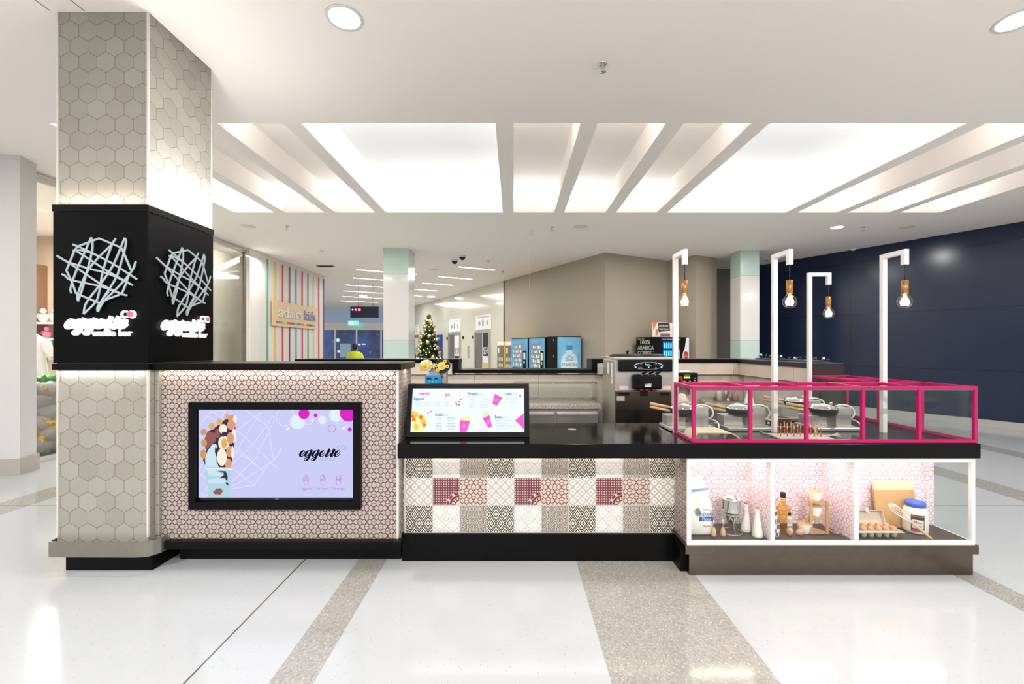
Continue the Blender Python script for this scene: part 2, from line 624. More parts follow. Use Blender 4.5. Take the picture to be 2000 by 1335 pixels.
# terrazzo floor with grey bands and dark joints
def make_floor():
    m = pmat('terrazzo', C(228, 226, 222), 0.12, coat=0.0)
    nt = m.node_tree
    x, y = coords(nt, False)
    n1 = noise(nt, 3.0, 3)
    vo = nt.nodes.new('ShaderNodeTexVoronoi')
    vo.inputs['Scale'].default_value = 110
    g = nt.nodes.new('ShaderNodeNewGeometry')
    nt.links.new(g.outputs['Position'], vo.inputs['Vector'])
    d = E(nt, vo.outputs['Distance'])
    sp = nt.nodes.new('ShaderNodeSeparateColor')
    nt.links.new(vo.outputs['Color'], sp.inputs[0])
    rnd, rnd2 = E(nt, sp.outputs[0]), E(nt, sp.outputs[1])
    chip = d.lt(0.42) * rnd.gt(0.975)
    white = mixc(nt, n1 * 0.35, C(184, 187, 190), C(176, 178, 180))
    white = mixc(nt, chip * 0.5, white, C(150, 138, 120))
    grey = mixc(nt, rnd2 * 0.8, C(166, 163, 157), C(136, 133, 127))
    grey = mixc(nt, d.lt(0.4) * rnd.gt(0.8), grey, C(192, 187, 180))
    band = None
    for a, b in ((-5.18, -4.81), (-1.15, -0.94), (0.46, 1.255), (3.04, 3.24), (5.2, 5.57), (7.2, 7.57)):
        t = x.gt(a) * x.lt(b)
        band = t if band is None else band.mx(t)
    col = mixc(nt, band, white, grey)
    joint = abs(x + 1.546).lt(0.005).mx(abs(y - 4.32).lt(0.004))
    col = mixc(nt, joint, col, C(92, 84, 76))
    setcol(m, col)
    return m


M['floor'] = make_floor()


def hex_sockets(nt, u, v, p):
    h = p * math.sqrt(3)
    ax, ay = u.wrap(p), v.wrap(h)
    bx, by = (u + p / 2).wrap(p), (v + h / 2).wrap(h)
    sel = (ax * ax + ay * ay).lt(bx * bx + by * by)
    gx, gy = bx + (ax - bx) * sel, by + (ay - by) * sel
    ux, uy = abs(gx), abs(gy)
    return ux.mx(ux * 0.5 + uy * 0.8660254), u - gx, v - gy


def make_hex():
    m = pmat('hexagon_wall_tiles', C(176, 172, 162), 0.45)
    nt = m.node_tree
    u, v = coords(nt)
    p = 0.1275
    d, ix, iy = hex_sockets(nt, u + 2.567 - 0.02, v - 3.93 + 0.02, p)
    rn = nt.nodes.new('ShaderNodeTexWhiteNoise')
    rn.noise_dimensions = '2D'
    cv = nt.nodes.new('ShaderNodeCombineXYZ')
    nt.links.new(((ix * 40).floor()).o, cv.inputs[0]); nt.links.new(((iy * 40).floor()).o, cv.inputs[1])
    nt.links.new(cv.outputs[0], rn.inputs[0])
    tone = E(nt, rn.outputs[0]) * 0.6 + noise(nt, 9, 4) * 0.4
    col = mixc(nt, tone, C(142, 138, 127), C(161, 157, 147))
    col = mixc(nt, d.gt(p / 2 - 0.0016), col, C(96, 84, 72))
    return setcol(m, col)


M['hex'] = make_hex()


def links_mask(u, v, a=0.1, b=0.0667, fine=1.0):
    """linked-circle pattern: circles side by side, crossed petals, little bars"""
    out = None
    for ou, ov in ((0, 0), (a / 2, b / 2)):
        px, py = abs((u + ou).wrap(a)), abs((v + ov).wrap(b))
        R = a * 0.178
        cx = px - R
        ringm = abs((cx * cx + py * py).sqrt() - R).lt(0.0015 * fine)
        leaf = abs(px - py * 0.86).lt(0.0016 * fine) * px.lt(a * 0.15)
        blob = abs(px - py * 0.8).lt(0.0034 * fine) * abs(px - a * 0.118).lt(a * 0.028)
        bar = py.lt(0.0012 * fine) * px.gt(a * 0.36)
        knob = py.lt((px * -1 + a * 0.42) * 0.6) * px.gt(a * 0.355)
        t = ringm.mx(leaf).mx(blob).mx(bar).mx(knob)
        out = t if out is None else out.mx(t)
    return out


def make_links(name, ground, ink, u0=0.0, v0=0.0, rough=0.4, joint=None, fine=1.0):
    m = pmat(name, ground, rough)
    nt = m.node_tree
    u, v = coords(nt)
    k = links_mask(u - u0, v - v0, fine=fine)
    col = mixc(nt, k, ground, ink)
    if joint:
        j = abs((u - u0).wrap(0.2)).lt(0.0009).mx(abs((v - v0).wrap(0.2)).lt(0.0009))
        col = mixc(nt, j, col, joint)
    return setcol(m, col)


M['links'] = make_links('linked_circle_tiles', C(172, 165, 156), C(84, 28, 44), -0.955, 1.385, 0.35, C(160, 150, 140), 1.28)
M['linkspink'] = make_links('pink_linked_circle_paper', C(236, 224, 230), C(206, 92, 140), 0.0, 0.02, 0.5, None, 0.72)


def make_patchwork():
    m = pmat('patchwork_tiles', C(200, 196, 188), 0.35)
    nt = m.node_tree
    u, z = coords(nt)
    T = 0.2022
    U = (u + 0.8045) / T
    V = (z - 0.196) / T
    fu, fv = U.fract(), V.fract()
    col_i = U.floor().op('FLOORED_MODULO', 3.0)
    row_i = V.floor()
    # lozenges, black and cream
    def loz(ou, ov):
        return abs((fu + ou).wrap(1 / 3.0)) / (1 / 6.0) + abs((fv + ov).wrap(2 / 3.0)) / 0.245
    d = loz(0.0, 0.0).mn(loz(1 / 6.0, 1 / 3.0))
    A = mixc(nt, (d * 2.0 + 0.25).fract().lt(0.5), C(226, 218, 204), C(24, 22, 22))
    # concentric hexagons
    hd, _, _ = hex_sockets(nt, fu, fv, 0.25)
    Hx = mixc(nt, (hd * (3.0 / 0.125) + 0.25).fract().lt(0.5), C(210, 202, 188), C(34, 32, 32))
    # pale lace
    def lace(o):
        x, y = (fu + o).wrap(0.5), (fv + o).wrap(0.5)
        r = (x * x + y * y).sqrt()
        return r, x, y
    r, x, y = lace(0.0)
    an = y.atan2(x)
    ln = abs(abs(x) + abs(y) - 0.25).lt(0.009).mx(abs(r - 0.08).lt(0.008))
    petal = ((an * 8).sin() * (r * 90).sin()).gt(0.45)
    Lc = mixc(nt, petal * 0.7, C(222, 220, 216), C(176, 174, 170))
    Lc = mixc(nt, ln, Lc, C(148, 144, 138))
    # grey diamonds
    def dia(o):
        return abs((fu + o).wrap(1 / 3.0)) + abs((fv + o).wrap(1 / 3.0))
    g = dia(1 / 6.0).mn(dia(0.0)) * 6
    G = mixc(nt, g.gt(0.33) * g.lt(0.72), C(182, 174, 164), C(232, 228, 220))
    # maroon lattice with a corner rosette
    q = abs(fu.wrap(1 / 11.0)) + abs(fv.wrap(1 / 11.0))
    Mr = mixc(nt, q.gt(0.062), C(104, 48, 58), C(206, 184, 172))
    cx, cy_ = fu * -1 + 1.0, fv
    rr = (cx * cx + cy_ * cy_).sqrt()
    th = cy_.atan2(cx)
    bead = (th * 11).sin().gt(-0.5) * rr.gt(0.40) * rr.lt(0.49)
    Mr = mixc(nt, rr.lt(0.5), Mr, C(200, 182, 168))
    rings = bead.mx(rr.gt(0.30) * rr.lt(0.38)).mx(rr.gt(0.16) * rr.lt(0.2)).mx((th * 14).sin().gt(0.2) * rr.gt(0.2) * rr.lt(0.29))
    Mr = mixc(nt, rings * rr.lt(0.5), Mr, C(104, 44, 56))
    # linked circles
    Lk = mixc(nt, links_mask((fu - 0.5) * 0.2 + 0.0, (fv - 0.5) * 0.2, fine=1.25), C(196, 184, 170), C(112, 42, 58))
    is1, is2 = abs(col_i - 1).lt(0.5), abs(col_i - 2).lt(0.5)
    outer = mixc(nt, is2, mixc(nt, is1, A, Lc), Hx)
    mid = mixc(nt, is2, mixc(nt, is1, G, Mr), Lk)
    col = mixc(nt, abs(row_i - 1).lt(0.5), outer, mid)
    e = 0.012
    j = fu.lt(e).mx(fu.gt(1 - e)).mx(fv.lt(e)).mx(fv.gt(1 - e))
    return setcol(m, mixc(nt, j, col, C(186, 180, 170)))


M['patch'] = make_patchwork()


def panel_mat(name, a, b, jointc, u0, du, v0, dv, rough=0.5, w=0.004):
    m = pmat(name, a, rough)
    nt = m.node_tree
    u, v = coords(nt)
    col = mixc(nt, noise(nt, 12, 4), a, b)
    j = abs((u - u0).wrap(du)).lt(w / 2).mx(abs((v - v0).wrap(dv)).lt(w / 2))
    return setcol(m, mixc(nt, j, col, jointc))


M['beige'] = panel_mat('beige_wall_panel', C(226, 212, 196), C(212, 198, 182), C(130, 118, 106), 0.32, 0.82, 0.0, 9.0, 0.4)


def make_navy():
    m = pmat('navy_panel', C(34, 46, 68), 0.22)
    nt = m.node_tree
    u, v = coords(nt)
    g = nt.nodes.new('ShaderNodeNewGeometry')
    s = nt.nodes.new('ShaderNodeSeparateXYZ')
    nt.links.new(g.outputs['Position'], s.inputs[0])
    x, y = E(nt, s.outputs[0]), E(nt, s.outputs[1])
    run = (x - 8.245) * 0.482 - (y - 10.65) * 0.876
    j = abs((v - 1.10).wrap(1.25)).lt(0.006).mx(abs(run.wrap(3.6)).lt(0.006))
    col = mixc(nt, noise(nt, 30, 4), C(24, 36, 60), C(29, 42, 68))
    setcol(m, mixc(nt, j, col, C(12, 16, 26)))
    return m


M['navy'] = make_navy()

# ---------------------------------------------------------------- floor and ceiling
B(-14, -7, -0.12, 16, 34, 0).struct('floor', M['floor'])
M['tray'] = pmat('coffer_paint', C(248, 247, 245), 0.7)
c = MB().use(M['ceiling'])
xs = [-14] + [e for k in COFFERS for e in k[:2]] + [16]
c.add([(-14, -7, ZC), (16, -7, ZC), (16, CF0, ZC), (-14, CF0, ZC)], [(0, 3, 2, 1)])
c.add([(-14, CF1, ZC), (16, CF1, ZC), (16, 34, ZC), (-14, 34, ZC)], [(0, 3, 2, 1)])
for i in range(0, len(xs), 2):
    c.add([(xs[i], CF0, ZC), (xs[i + 1], CF0, ZC), (xs[i + 1], CF1, ZC), (xs[i], CF1, ZC)], [(0, 3, 2, 1)])
for (x0, x1, big) in COFFERS:                       # raised trays: lip, cove, sides, lid
    c.use(M['tray'] if big else M['ceiling'])
    zt = ZC + (0.46 if big else 0.32)
    lip = ZC + 0.12
    cv = 0.3                                        # depth of the cove behind the lip
    xl, xr = x0, x1
    for yy, out in ((CF0, -cv), (CF1, cv)):
        c.add([(x0, yy, ZC), (x1, yy, ZC), (x1, yy, lip), (x0, yy, lip)], [(0, 1, 2, 3)])
        c.add([(xl, yy, lip), (xr, yy, lip), (xr, yy + out, lip), (xl, yy + out, lip)], [(0, 1, 2, 3)])
        c.add([(xl, yy + out, lip), (xr, yy + out, lip), (xr, yy + out, zt), (xl, yy + out, zt)], [(0, 1, 2, 3)])
    for xx, xo in ((x0, xl), (x1, xr)):
        c.add([(xx, CF0, ZC), (xx, CF1, ZC), (xx, CF1, lip), (xx, CF0, lip)], [(0, 1, 2, 3)])
        c.add([(xx, CF0 - cv, lip), (xx, CF1 + cv, lip), (xx, CF1 + cv, zt), (xx, CF0 - cv, zt)], [(0, 1, 2, 3)])
    c.add([(xl, CF0 - cv, zt), (xr, CF0 - cv, zt), (xr, CF1 + cv, zt), (xl, CF1 + cv, zt)], [(0, 3, 2, 1)])
c.struct('ceiling')
B(-14, -7, ZC + 0.5, 16, 34, ZC + 0.6).struct('ceiling', M['ceiling'])

# ---------------------------------------------------------------- walls of the arcade
def wall(name, p0, p1, z0, z1, m, th=0.2, side=1):
    d = Vector((p1[0] - p0[0], p1[1] - p0[1])).normalized()
    n = Vector((-d.y, d.x)) * th * side
    b = MB()
    q = [p0, p1, (p1[0] + n.x, p1[1] + n.y), (p0[0] + n.x, p0[1] + n.y)]
    b.add([(a[0], a[1], z) for z in (z0, z1) for a in q], [(3, 2, 1, 0), (4, 5, 6, 7)] + [(i, (i + 1) % 4, 4 + (i + 1) % 4, 4 + i) for i in range(4)])
    return b.struct(name, m)


A0 = Vector((2.285, 10.9)); D = Vector((-0.4852, 0.8744)); NW = Vector((-0.8744, -0.4852))   # long slanted wall: start, run, face normal
wt = lambda t, o=0.0: (A0.x + D.x * t + NW.x * o, A0.y + D.y * t + NW.y * o)
wall('wall_back', wt(0), wt(5.36), 0, ZC, M['taupe'], 0.2, -1)
wall('wall_far', wt(5.44), wt(18.6), 0, ZC, M['cream'], 0.2, -1)
wall('trim_1', wt(5.36, 0.012), wt(5.44, 0.012), 0, ZC, pmat('bronze_joint_strip', C(104, 94, 84), 0.35, 0.7), 0.2, -1)
wall('wall_nook', (2.285, 10.9), (4.24, 11.96), 0, ZC, M['taupe'], 0.2)
wall('wall_nook', (4.24, 11.96), (4.69, 11.19), 0, ZC, M['taupe'], 0.2)
wall('wall_nook', (4.69, 11.19), (5.42, 11.6), 0, ZC, M['taupe'], 0.2)
wall('wall_recess', (5.2, 13.2), (7.2, 13.2), 0, ZC, M['darktaupe'], 0.2)
wall('wall_right', (10.9, 5.83), (7.0, 12.91), 0.09, ZC, M['navy'], 0.2, -1)
nb = wall('baseboard_right', (10.9 - 0.018, 5.82), (7.0 - 0.018, 12.9), 0, 0.13, M['skirting'], 0.2, -1)

# left side: white pier, shop glass, boarded wall with coloured slats
pier = MB()
pts = [(-9.0, 4.78), (-6.08, 5.36), (-6.16, 5.62), (-9.0, 5.62)]
pier.add([(a[0], a[1], z) for z in (0.0, ZC) for a in pts], [(3, 2, 1, 0), (4, 5, 6, 7)] + [(i, (i + 1) % 4, 4 + (i + 1) % 4, 4 + i) for i in range(4)])
pm = speckle('white_textured_pier', C(206, 203, 202), C(214, 211, 210), 40, 0.6)
pier.struct('wall_pier', pm)
bb = MB()
pts = [(-9.0, 4.76), (-6.06, 5.345), (-6.14, 5.64), (-9.0, 5.64)]
bb.add([(a[0], a[1], z) for z in (0.0, 0.2) for a in pts], [(3, 2, 1, 0), (4, 5, 6, 7)] + [(i, (i + 1) % 4, 4 + (i + 1) % 4, 4 + i) for i in range(4)])
bb.struct('baseboard_left', M['skirting'])
XG = -6.46
w1 = MB().box(XG - 0.012, 5.66, 0.06, XG, 10.42, 3.82).struct('window_1', M['shopglass'])
MB().box(XG - 0.04, 5.64, 3.82, XG + 0.03, 10.46, 3.9).struct('trim_2', M['steel'])
MB().box(XG - 0.04, 5.64, 0.0, XG + 0.03, 10.46, 0.06).struct('trim_3', M['trimmetal'])
MB().box(XG - 0.03, 10.42, 0.06, XG + 0.02, 10.445, 3.82).struct('trim_4', M['darktaupe'])


def make_boards():
    m = pmat('white_grooved_boards', C(232, 226, 218), 0.45)
    nt = m.node_tree
    u, v = coords(nt)
    return setcol(m, mixc(nt, abs(u.wrap(0.074)).lt(0.006), C(220, 214, 206), C(190, 184, 178)))


MB().box(-6.43, 10.46, 0, -6.33, 14.55, ZC).struct('wall_left', make_boards())
MB().box(-12, 14.55, 0, -6.5, 14.75, ZC).struct('wall_left', M['white'])
SLATS = [('teal', C(92, 168, 158)), ('yellow', C(232, 204, 56)), ('red', C(204, 58, 84)), ('purple', C(98, 62, 112)), ('blue', C(84, 156, 196)),
         ('crimson', C(176, 34, 62)), ('teal', C(84, 160, 148)), ('yellow', C(222, 190, 52)), ('red', C(206, 60, 88)), ('purple', C(104, 66, 120))]
sm = {k: pmat(k + '_paint', v, 0.45) for k, v in SLATS}
for i, (k, v) in enumerate(SLATS):
    y = 11.18 + 0.369 * i
    MB().box(-6.33, y - 0.03, 0.0, -6.315, y + 0.03, 3.82, 0.003).struct('trim_%d' % (5 + i), sm[k])
# inside of the shop
MB().box(-12, 5.62, 0, -11.8, 14.55, ZC).struct('wall_shop', pmat('shop_beige', C(222, 204, 182), 0.6))
MB().box(-11.8, 9.3, 0, -8.3, 9.5, ZC).struct('wall_shop', pmat('shop_back_beige', C(206, 184, 160), 0.6))
MB().box(-8.32, 9.26, 0, XG - 0.84, 9.52, ZC).struct('wall_shop', pmat('shop_cream', C(238, 232, 216), 0.5))
MB().box(XG - 0.84, 9.2, 0, XG - 0.8, 12.3, ZC).struct('wall_shop', pmat('shop_cream_return', C(238, 236, 224), 0.3))
MB().box(-10.7, 8.95, 1.2, -9.96, 9.3, 3.3).struct('trim_15', pmat('shop_brown_panel', C(130, 96, 70), 0.6))
area('shop_lamp', (XG - 0.2, 10.6, 3.88), 0.3, 2.0, 26, NEUT, (-0.45, 0, -1))
area('shop_lamp', (-8.2, 7.4, 3.8), 2.2, 2.2, 190, NEUT)

# far entrance
YE = 27.0
MB().box(-14, YE, 2.75, -3.5, YE + 0.3, 3.05).struct('trim_16', M['trimmetal'])
MB().box(-14, YE + 0.1, 3.05, -3.5, YE + 0.16, ZC).struct('window_2', pmat('glowing_transom_glass', C(60, 70, 86), 0.1, emit=C(120, 134, 152), es=0.7))  # glow in the glass stands for pale indoor reflections
def make_night():
    m = pmat('night_street', C(24, 36, 66), 0.4)
    nt = m.node_tree
    n_ = noise(nt, 0.9, 5); n3 = noise(nt, 4.0, 3)
    c_ = mixc(nt, (n_ - 0.38) * 4, C(20, 28, 46), C(58, 82, 130))
    c_ = mixc(nt, n3.gt(0.66) * 0.5, c_, C(150, 172, 200))
    b = nt.nodes['Principled BSDF']
    nt.links.new(c_, b.inputs['Emission Color'])
    b.inputs['Emission Strength'].default_value = 0.75  # backdrop glows by itself, the street's lights mixed into its colour
    return m


MB().box(-14, YE + 3.0, 0.0, -3.0, YE + 3.1, ZC).struct('street_backdrop', make_night())
dr = thing('door_1', 'automatic glass sliding doors at the far end of the arcade', 'door', (-9.8, YE, 0))
dr['kind'] = 'structure'
for k in ('label', 'category'): del dr[k]
fr = MB()
for xx in (-12.2, -11.05, -9.72, -8.2, -6.9):
    fr.box(xx - 0.05, YE - 0.05, 0, xx + 0.05, YE + 0.05, 2.75)
fr.box(-12.2, YE - 0.06, 2.6, -6.9, YE + 0.06, 2.75)
fr.build('door_frame', M['trimmetal'], dr)
gl = glass_mat('blue_door_glass', (0.75, 0.82, 0.95, 1), 0.06)
for x0, x1 in ((-12.15, -11.1), (-11.0, -9.77), (-9.67, -8.25), (-8.15, -6.95)):
    MB().box(x0, YE - 0.01, 0.02, x1, YE + 0.01, 2.6).build('door_pane', gl, dr)
nt_ = MB(); nt_.use(pmat('door_notice', C(180, 210, 232), 0.5)).box(-10.75, YE - 0.03, 0.9, -10.1, YE - 0.015, 1.75)
nt_.use(pmat('door_notice_blue', C(40, 70, 150), 0.5)).box(-8.1, YE - 0.03, 0.9, -7.2, YE - 0.015, 2.1)
nt_.build('door_notice', None, dr)
# random glowing blocks put in for street lights seen through the doors
st = MB(); st.use(emat('street_glow', (0.55, 0.75, 1.0, 1), 1.6))
random.seed(4)
for i in range(14):
    xx = random.uniform(-13, -4.5); zz = random.uniform(2.9, 3.8)
    st.box(xx, YE + 2.9, zz, xx + random.uniform(0.3, 0.9), YE + 2.95, zz + 0.1)
for i in range(10):
    xx = random.uniform(-12.5, -6); zz = random.uniform(0.8, 2.4)
    st.box(xx, YE + 2.9, zz, xx + random.uniform(0.05, 0.25), YE + 2.95, zz + random.uniform(0.05, 0.2))
st.struct('street_glow_blocks')

# ---------------------------------------------------------------- tiled column with sign
col = thing('tiled_column', 'square column clad in grey hexagon tiles, left end of the kiosk', 'column', (-2.887, 3.38, 0))
MB().box(-3.208, 3.06, 0.1, -2.567, 3.70, 1.43).box(-3.208, 3.06, 1.43, -2.567, 3.70, 2.54).box(-3.208, 3.06, 2.54, -2.567, 3.70, ZC).build('tile_cladding', M['hex'], col)
for xx, yy in ((-3.211, 3.056), (-2.577, 3.056), (-2.577, 3.691)):
    MB().box(xx, yy, 0.24, xx + 0.013, yy + 0.012, 1.41).build('corner_trim', M['trimmetal'], col)
    MB().box(xx, yy, 2.574, xx + 0.013, yy + 0.012, ZC - 0.005).build('corner_trim', M['trimmetal'], col)
MB().box(-3.16, 3.072, 0, -2.55, 3.69, 0.14).build('plinth', M['black'], col)
path = [(-3.222, 3.6), (-3.222, 3.035), (-3.21, 3.012), (-3.19, 3.004), (-2.60, 3.0), (-2.55, 3.006), (-2.51, 3.03), (-2.488, 3.07), (-2.482, 3.12)]
bp = MB()
bp.at(Matrix.Translation((0, 0, 0.128)))
bp.stroke(path, 0.012, 0.0, 0.104)
bp.at(Matrix.Identity(4))
bp.build('bumper_rail', M['rail'], col)

SX0, SX1, SY0, SY1 = -3.231, -2.556, 3.045, 3.715
sg = thing('sign_box', 'black sign box wrapped round the tiled column with backlit lettering', 'sign', ((SX0 + SX1) / 2, SY0, 1.415))
MB().box(SX0 + 0.004, SY0 + 0.004, 1.462, SX1 - 0.004, SY1 - 0.004, 2.521, 0.003).build('sign_body', pmat('black_sign_face', C(10, 10, 11), 0.33, spec=0.1), sg)
MB().box(SX0, SY0, 2.524, SX1, SY1, 2.572, 0.002).build('top_cap', M['black'], sg)
MB().box(SX0, SY0, 1.415, SX1, SY1, 1.459, 0.002).build('bottom_band', M['black'], sg)
k = 0.000591
pale = pmat('pale_silver_letters', C(168, 180, 184), 0.4)
pinkball = pmat('pink_ball', C(240, 84, 120), 0.4, emit=C(240, 70, 110), es=0.7)
for o, xd in (((-3.199, SY0, 2.389), (1, 0, 0)), ((SX1, SY0 + 0.032, 2.389), (0, 1, 0))):
    Mx = frame(o, xd, (0, 0, 1))
    em = MB().at(Mx)
    emblem(em, 0, 0, k, 0.0125, 0.012, 0.005)
    em.build('waffle_emblem', pale, sg)
    le = MB().at(Mx).use(EW)
    script_logo(le, 130 * k, -1158 * k, 735 * k, 0.004, 0.012, 1.0, 0.003)
    le.text('waffle bar', 440 * k, -1246 * k, 0.0625, 0.004, 'l', 0.012, bold=0.0014, width=470 * k)
    le.stroke([(830 * k + 0.0235 * math.cos(a), -990 * k + 0.0215 * math.sin(a)) for a in [math.radians(40 + 28 * i) for i in range(11)]], 0.0105, 0.004, 0.012)
    le.disc(782 * k, -1022 * k, 0.0058, 0.004, 0.012)
    le.ring(912 * k, -992 * k, 0.0222, 0.0105, 0.004, 40, 0.012)
    le.build('backlit_lettering', None, sg)
    MB().at(Mx).disc(903 * k, -990 * k, 0.0215, 0.017, 0.006).build('pink_dot', pinkball, sg)
area('sign_glow_lamp', ((SX0 + SX1) / 2, SY0 - 0.03, 2.585), 0.6, 0.02, 0.7, WARM, (0, 0.35, 1))
area('sign_glow_lamp', (SX1 + 0.12, 3.38, 2.6), 0.6, 0.04, 7.5, NEUT, (-0.3, 0, 1))  # strengthened and set off the sign, stands in for coffer light on the column
area('sign_under_lamp', ((SX0 + SX1) / 2, SY0 - 0.004, 1.405), 0.6, 0.02, 0.5, NEUT, (0, 0.15, -1))

# ---------------------------------------------------------------- tall counter with the screen
tc = thing('screen_counter', 'tall counter clad in maroon linked-circle tiles with black top', 'counter', (-1.7, 3.33, 0))
TX0, TX1, TY0, TY1 = -2.566, -0.829, 3.13, 3.52
body = MB().box(TX0, TY0, 0.15, TX1, TY1, 1.409)
body.build('tiled_body', M['links'], tc)
MB().box(TX0, 3.08, 1.411, -0.797, 3.535, 1.459, 0.003).build('counter_top', M['black'], tc)
MB().box(-2.478, 3.085, 0.14, -0.80, 3.15, 0.197, 0.003).build('bottom_ledge', M['black'], tc)
MB().box(-2.478, 3.236, 0, -0.84, 3.5, 0.145).build('plinth', M['blackmat'], tc)
MB().box(TX1 - 0.012, TY0 - 0.004, 0.198, TX1 + 0.003, TY0 + 0.01, 1.409).build('edge_trim', M['trimmetal'], tc)
MB().box(TX0 + 0.002, TY0 - 0.02, 0.232, TX0 + 0.035, TY0 + 0.0, 1.409).build('end_panel', M['hex'], tc)
area('counter_wash_lamp', (-1.69, 3.105, 1.404), 1.66, 0.014, 1.5, WARM, (0, 0.30, -1))
area('counter_wash_lamp', (-0.812, 3.33, 1.404), 0.014, 0.36, 0.5, WARM, (-0.25, 0, -1))

# the wide screen let into the tiled front
tv = thing('display_screen', 'wide lit advertising screen in a black frame on the tiled counter', 'screen', (-1.703, 3.12, 0.418))
fx0, fx1, fz0, fz1 = -2.316, -1.090, 0.418, 1.181
ox0, ox1, oz0, oz1 = -2.268, -1.143, 0.470, 1.128
f = MB()
f.box(fx0, 3.098, oz1, fx1, 3.13, fz1, 0.002).box(fx0, 3.098, fz0, fx1, 3.13, oz0, 0.002).box(fx0, 3.098, oz0, ox0, 3.13, oz1).box(ox1, 3.098, oz0, fx1, 3.13, oz1)
f.build('frame', M['black'], tv)
sc = MB()
SW = 1.120                                             # drawing units: 1 = width of the lit picture
sx0, sz0 = -2.262, 0.494
Ms = frame((sx0, 3.1262, sz0), (1, 0, 0), (0, 0, 1))
sc.at(Ms)


def scr(r, g, b, s=0.715): return emat('screen_colour', C(r, g, b), s)


S_H = 0.632
white_, lilac, aqua = scr(226, 240, 255), scr(205, 206, 248), scr(188, 222, 236)
mag, viol, pk = scr(214, 44, 200), scr(186, 110, 206), scr(232, 225, 255)
sc.use(lilac).rect(0, 0, SW, S_H, 0.0)


def sxy(px, py): return ((px - 387.5) / 302.0 * SW, (971 - py) / 170.5 * S_H)


# pale scribble lines (coordinates read in the close-up of the left half of the picture, 6.51 px per photo pixel)
def cl(px, py): return sxy(370 + px / 6.51, 785 + py / 6.51)


sc.use(pk)
for line in ([(195, 175), (600, 370), (880, 620), (1100, 845)], [(700, 105), (840, 205), (990, 315)], [(905, 135), (600, 355)], [(905, 135), (700, 440), (560, 700)],
             [(1062, 175), (800, 530), (540, 790)], [(1062, 175), (1050, 270), (880, 610), (800, 750), (530, 1010)], [(990, 310), (1055, 715)], [(1155, 585), (1110, 680), (1000, 780), (700, 970), (530, 1075)],
             [(520, 510), (930, 880)], [(540, 600), (690, 690), (930, 875)], [(1010, 770), (810, 1055)], [(530, 830), (830, 1068)], [(530, 1100), (820, 1050)],
             [(245, 105), (400, 200)], [(130, 320), (250, 150), (460, 115)], [(120, 430), (220, 500)], [(120, 970), (220, 790)], [(120, 905), (220, 975)], [(150, 1195), (240, 1050)], [(460, 105), (400, 200)], [(520, 105), (515, 170)],
             [(115, 880), (200, 690)], [(170, 1205), (260, 1170)]):
    pp = [cl(*p) for p in line]
    c2 = cr(pp, 6) if len(pp) > 2 else [Vector(p) for p in pp]
    sc.stroke([(p.x, p.y) for p in c2], 0.0048, 0.0006)
# circles at the top, read in the right-hand close-up (6.21 px per photo pixel)
def cq(px, py): return sxy(540 + px / 6.21, 785 + py / 6.21)


def clip_top(x, y, r, m, z):
    pts = []
    for i in range(48):
        a = 2 * math.pi * i / 48
        X, Y = x + r * math.cos(a), y + r * math.sin(a)
        pts.append((min(max(X, 0), SW), min(Y, S_H)))
    out = [pts[0]]
    for p in pts[1:]:
        if abs(p[0] - out[-1][0]) + abs(p[1] - out[-1][1]) > 1e-6: out.append(p)
    sc.use(m).poly(out, z)


u = SW / 302.0 / 6.21
for px, py, r in ((95, 180, 108), (365, 215, 62), (783, 270, 58)):
    x, y = cq(px, py); rr = r * u
    pts = [(x + rr * math.cos(a), y + rr * math.sin(a)) for a in [math.radians(t) for t in range(0, 361, 8)]]
    run = [p for p in pts if p[1] <= S_H]
    if len(run) == len(pts): sc.use(pk).stroke(run, 0.005, 0.0008)
    else:
        k0 = next(i for i in range(len(pts)) if pts[i - 1][1] > S_H >= pts[i][1])
        rot = pts[k0:-1] + pts[:k0]
        sc.use(pk).stroke([p for p in rot if p[1] <= S_H], 0.005, 0.0008)
for px, py, r, m in ((243, 245, 88, white_), (541, 220, 50, white_), (420, 227, 19, white_), (125, 327, 20, white_), (705, 165, 80, white_), (800, 320, 21, white_)):
    clip_top(*cq(px, py), r * u, m, 0.001)
for px, py, r in ((321, 145, 66), (462, 163, 24), (853, 138, 102), (872, 335, 24)):
    clip_top(*cq(px, py), r * u, mag, 0.0014)
x, y = cq(655, 323)
sc.use(viol).ring(x, y, 44 * u, 0.0035, 0.001)
# waffle cone in a clear cup
def blob(px, py, rx, ry, m, z, ang=0.0):
    x, y = cl(px, py)
    k = SW / 302.0 / 6.51
    pts = []
    for i in range(20):
        a = 2 * math.pi * i / 20
        q = (rx * math.cos(a), ry * math.sin(a))
        pts.append((x + (q[0] * math.cos(ang) - q[1] * math.sin(ang)) * k, y + (q[0] * math.sin(ang) + q[1] * math.cos(ang)) * k))
    sc.use(m).poly(pts, z)


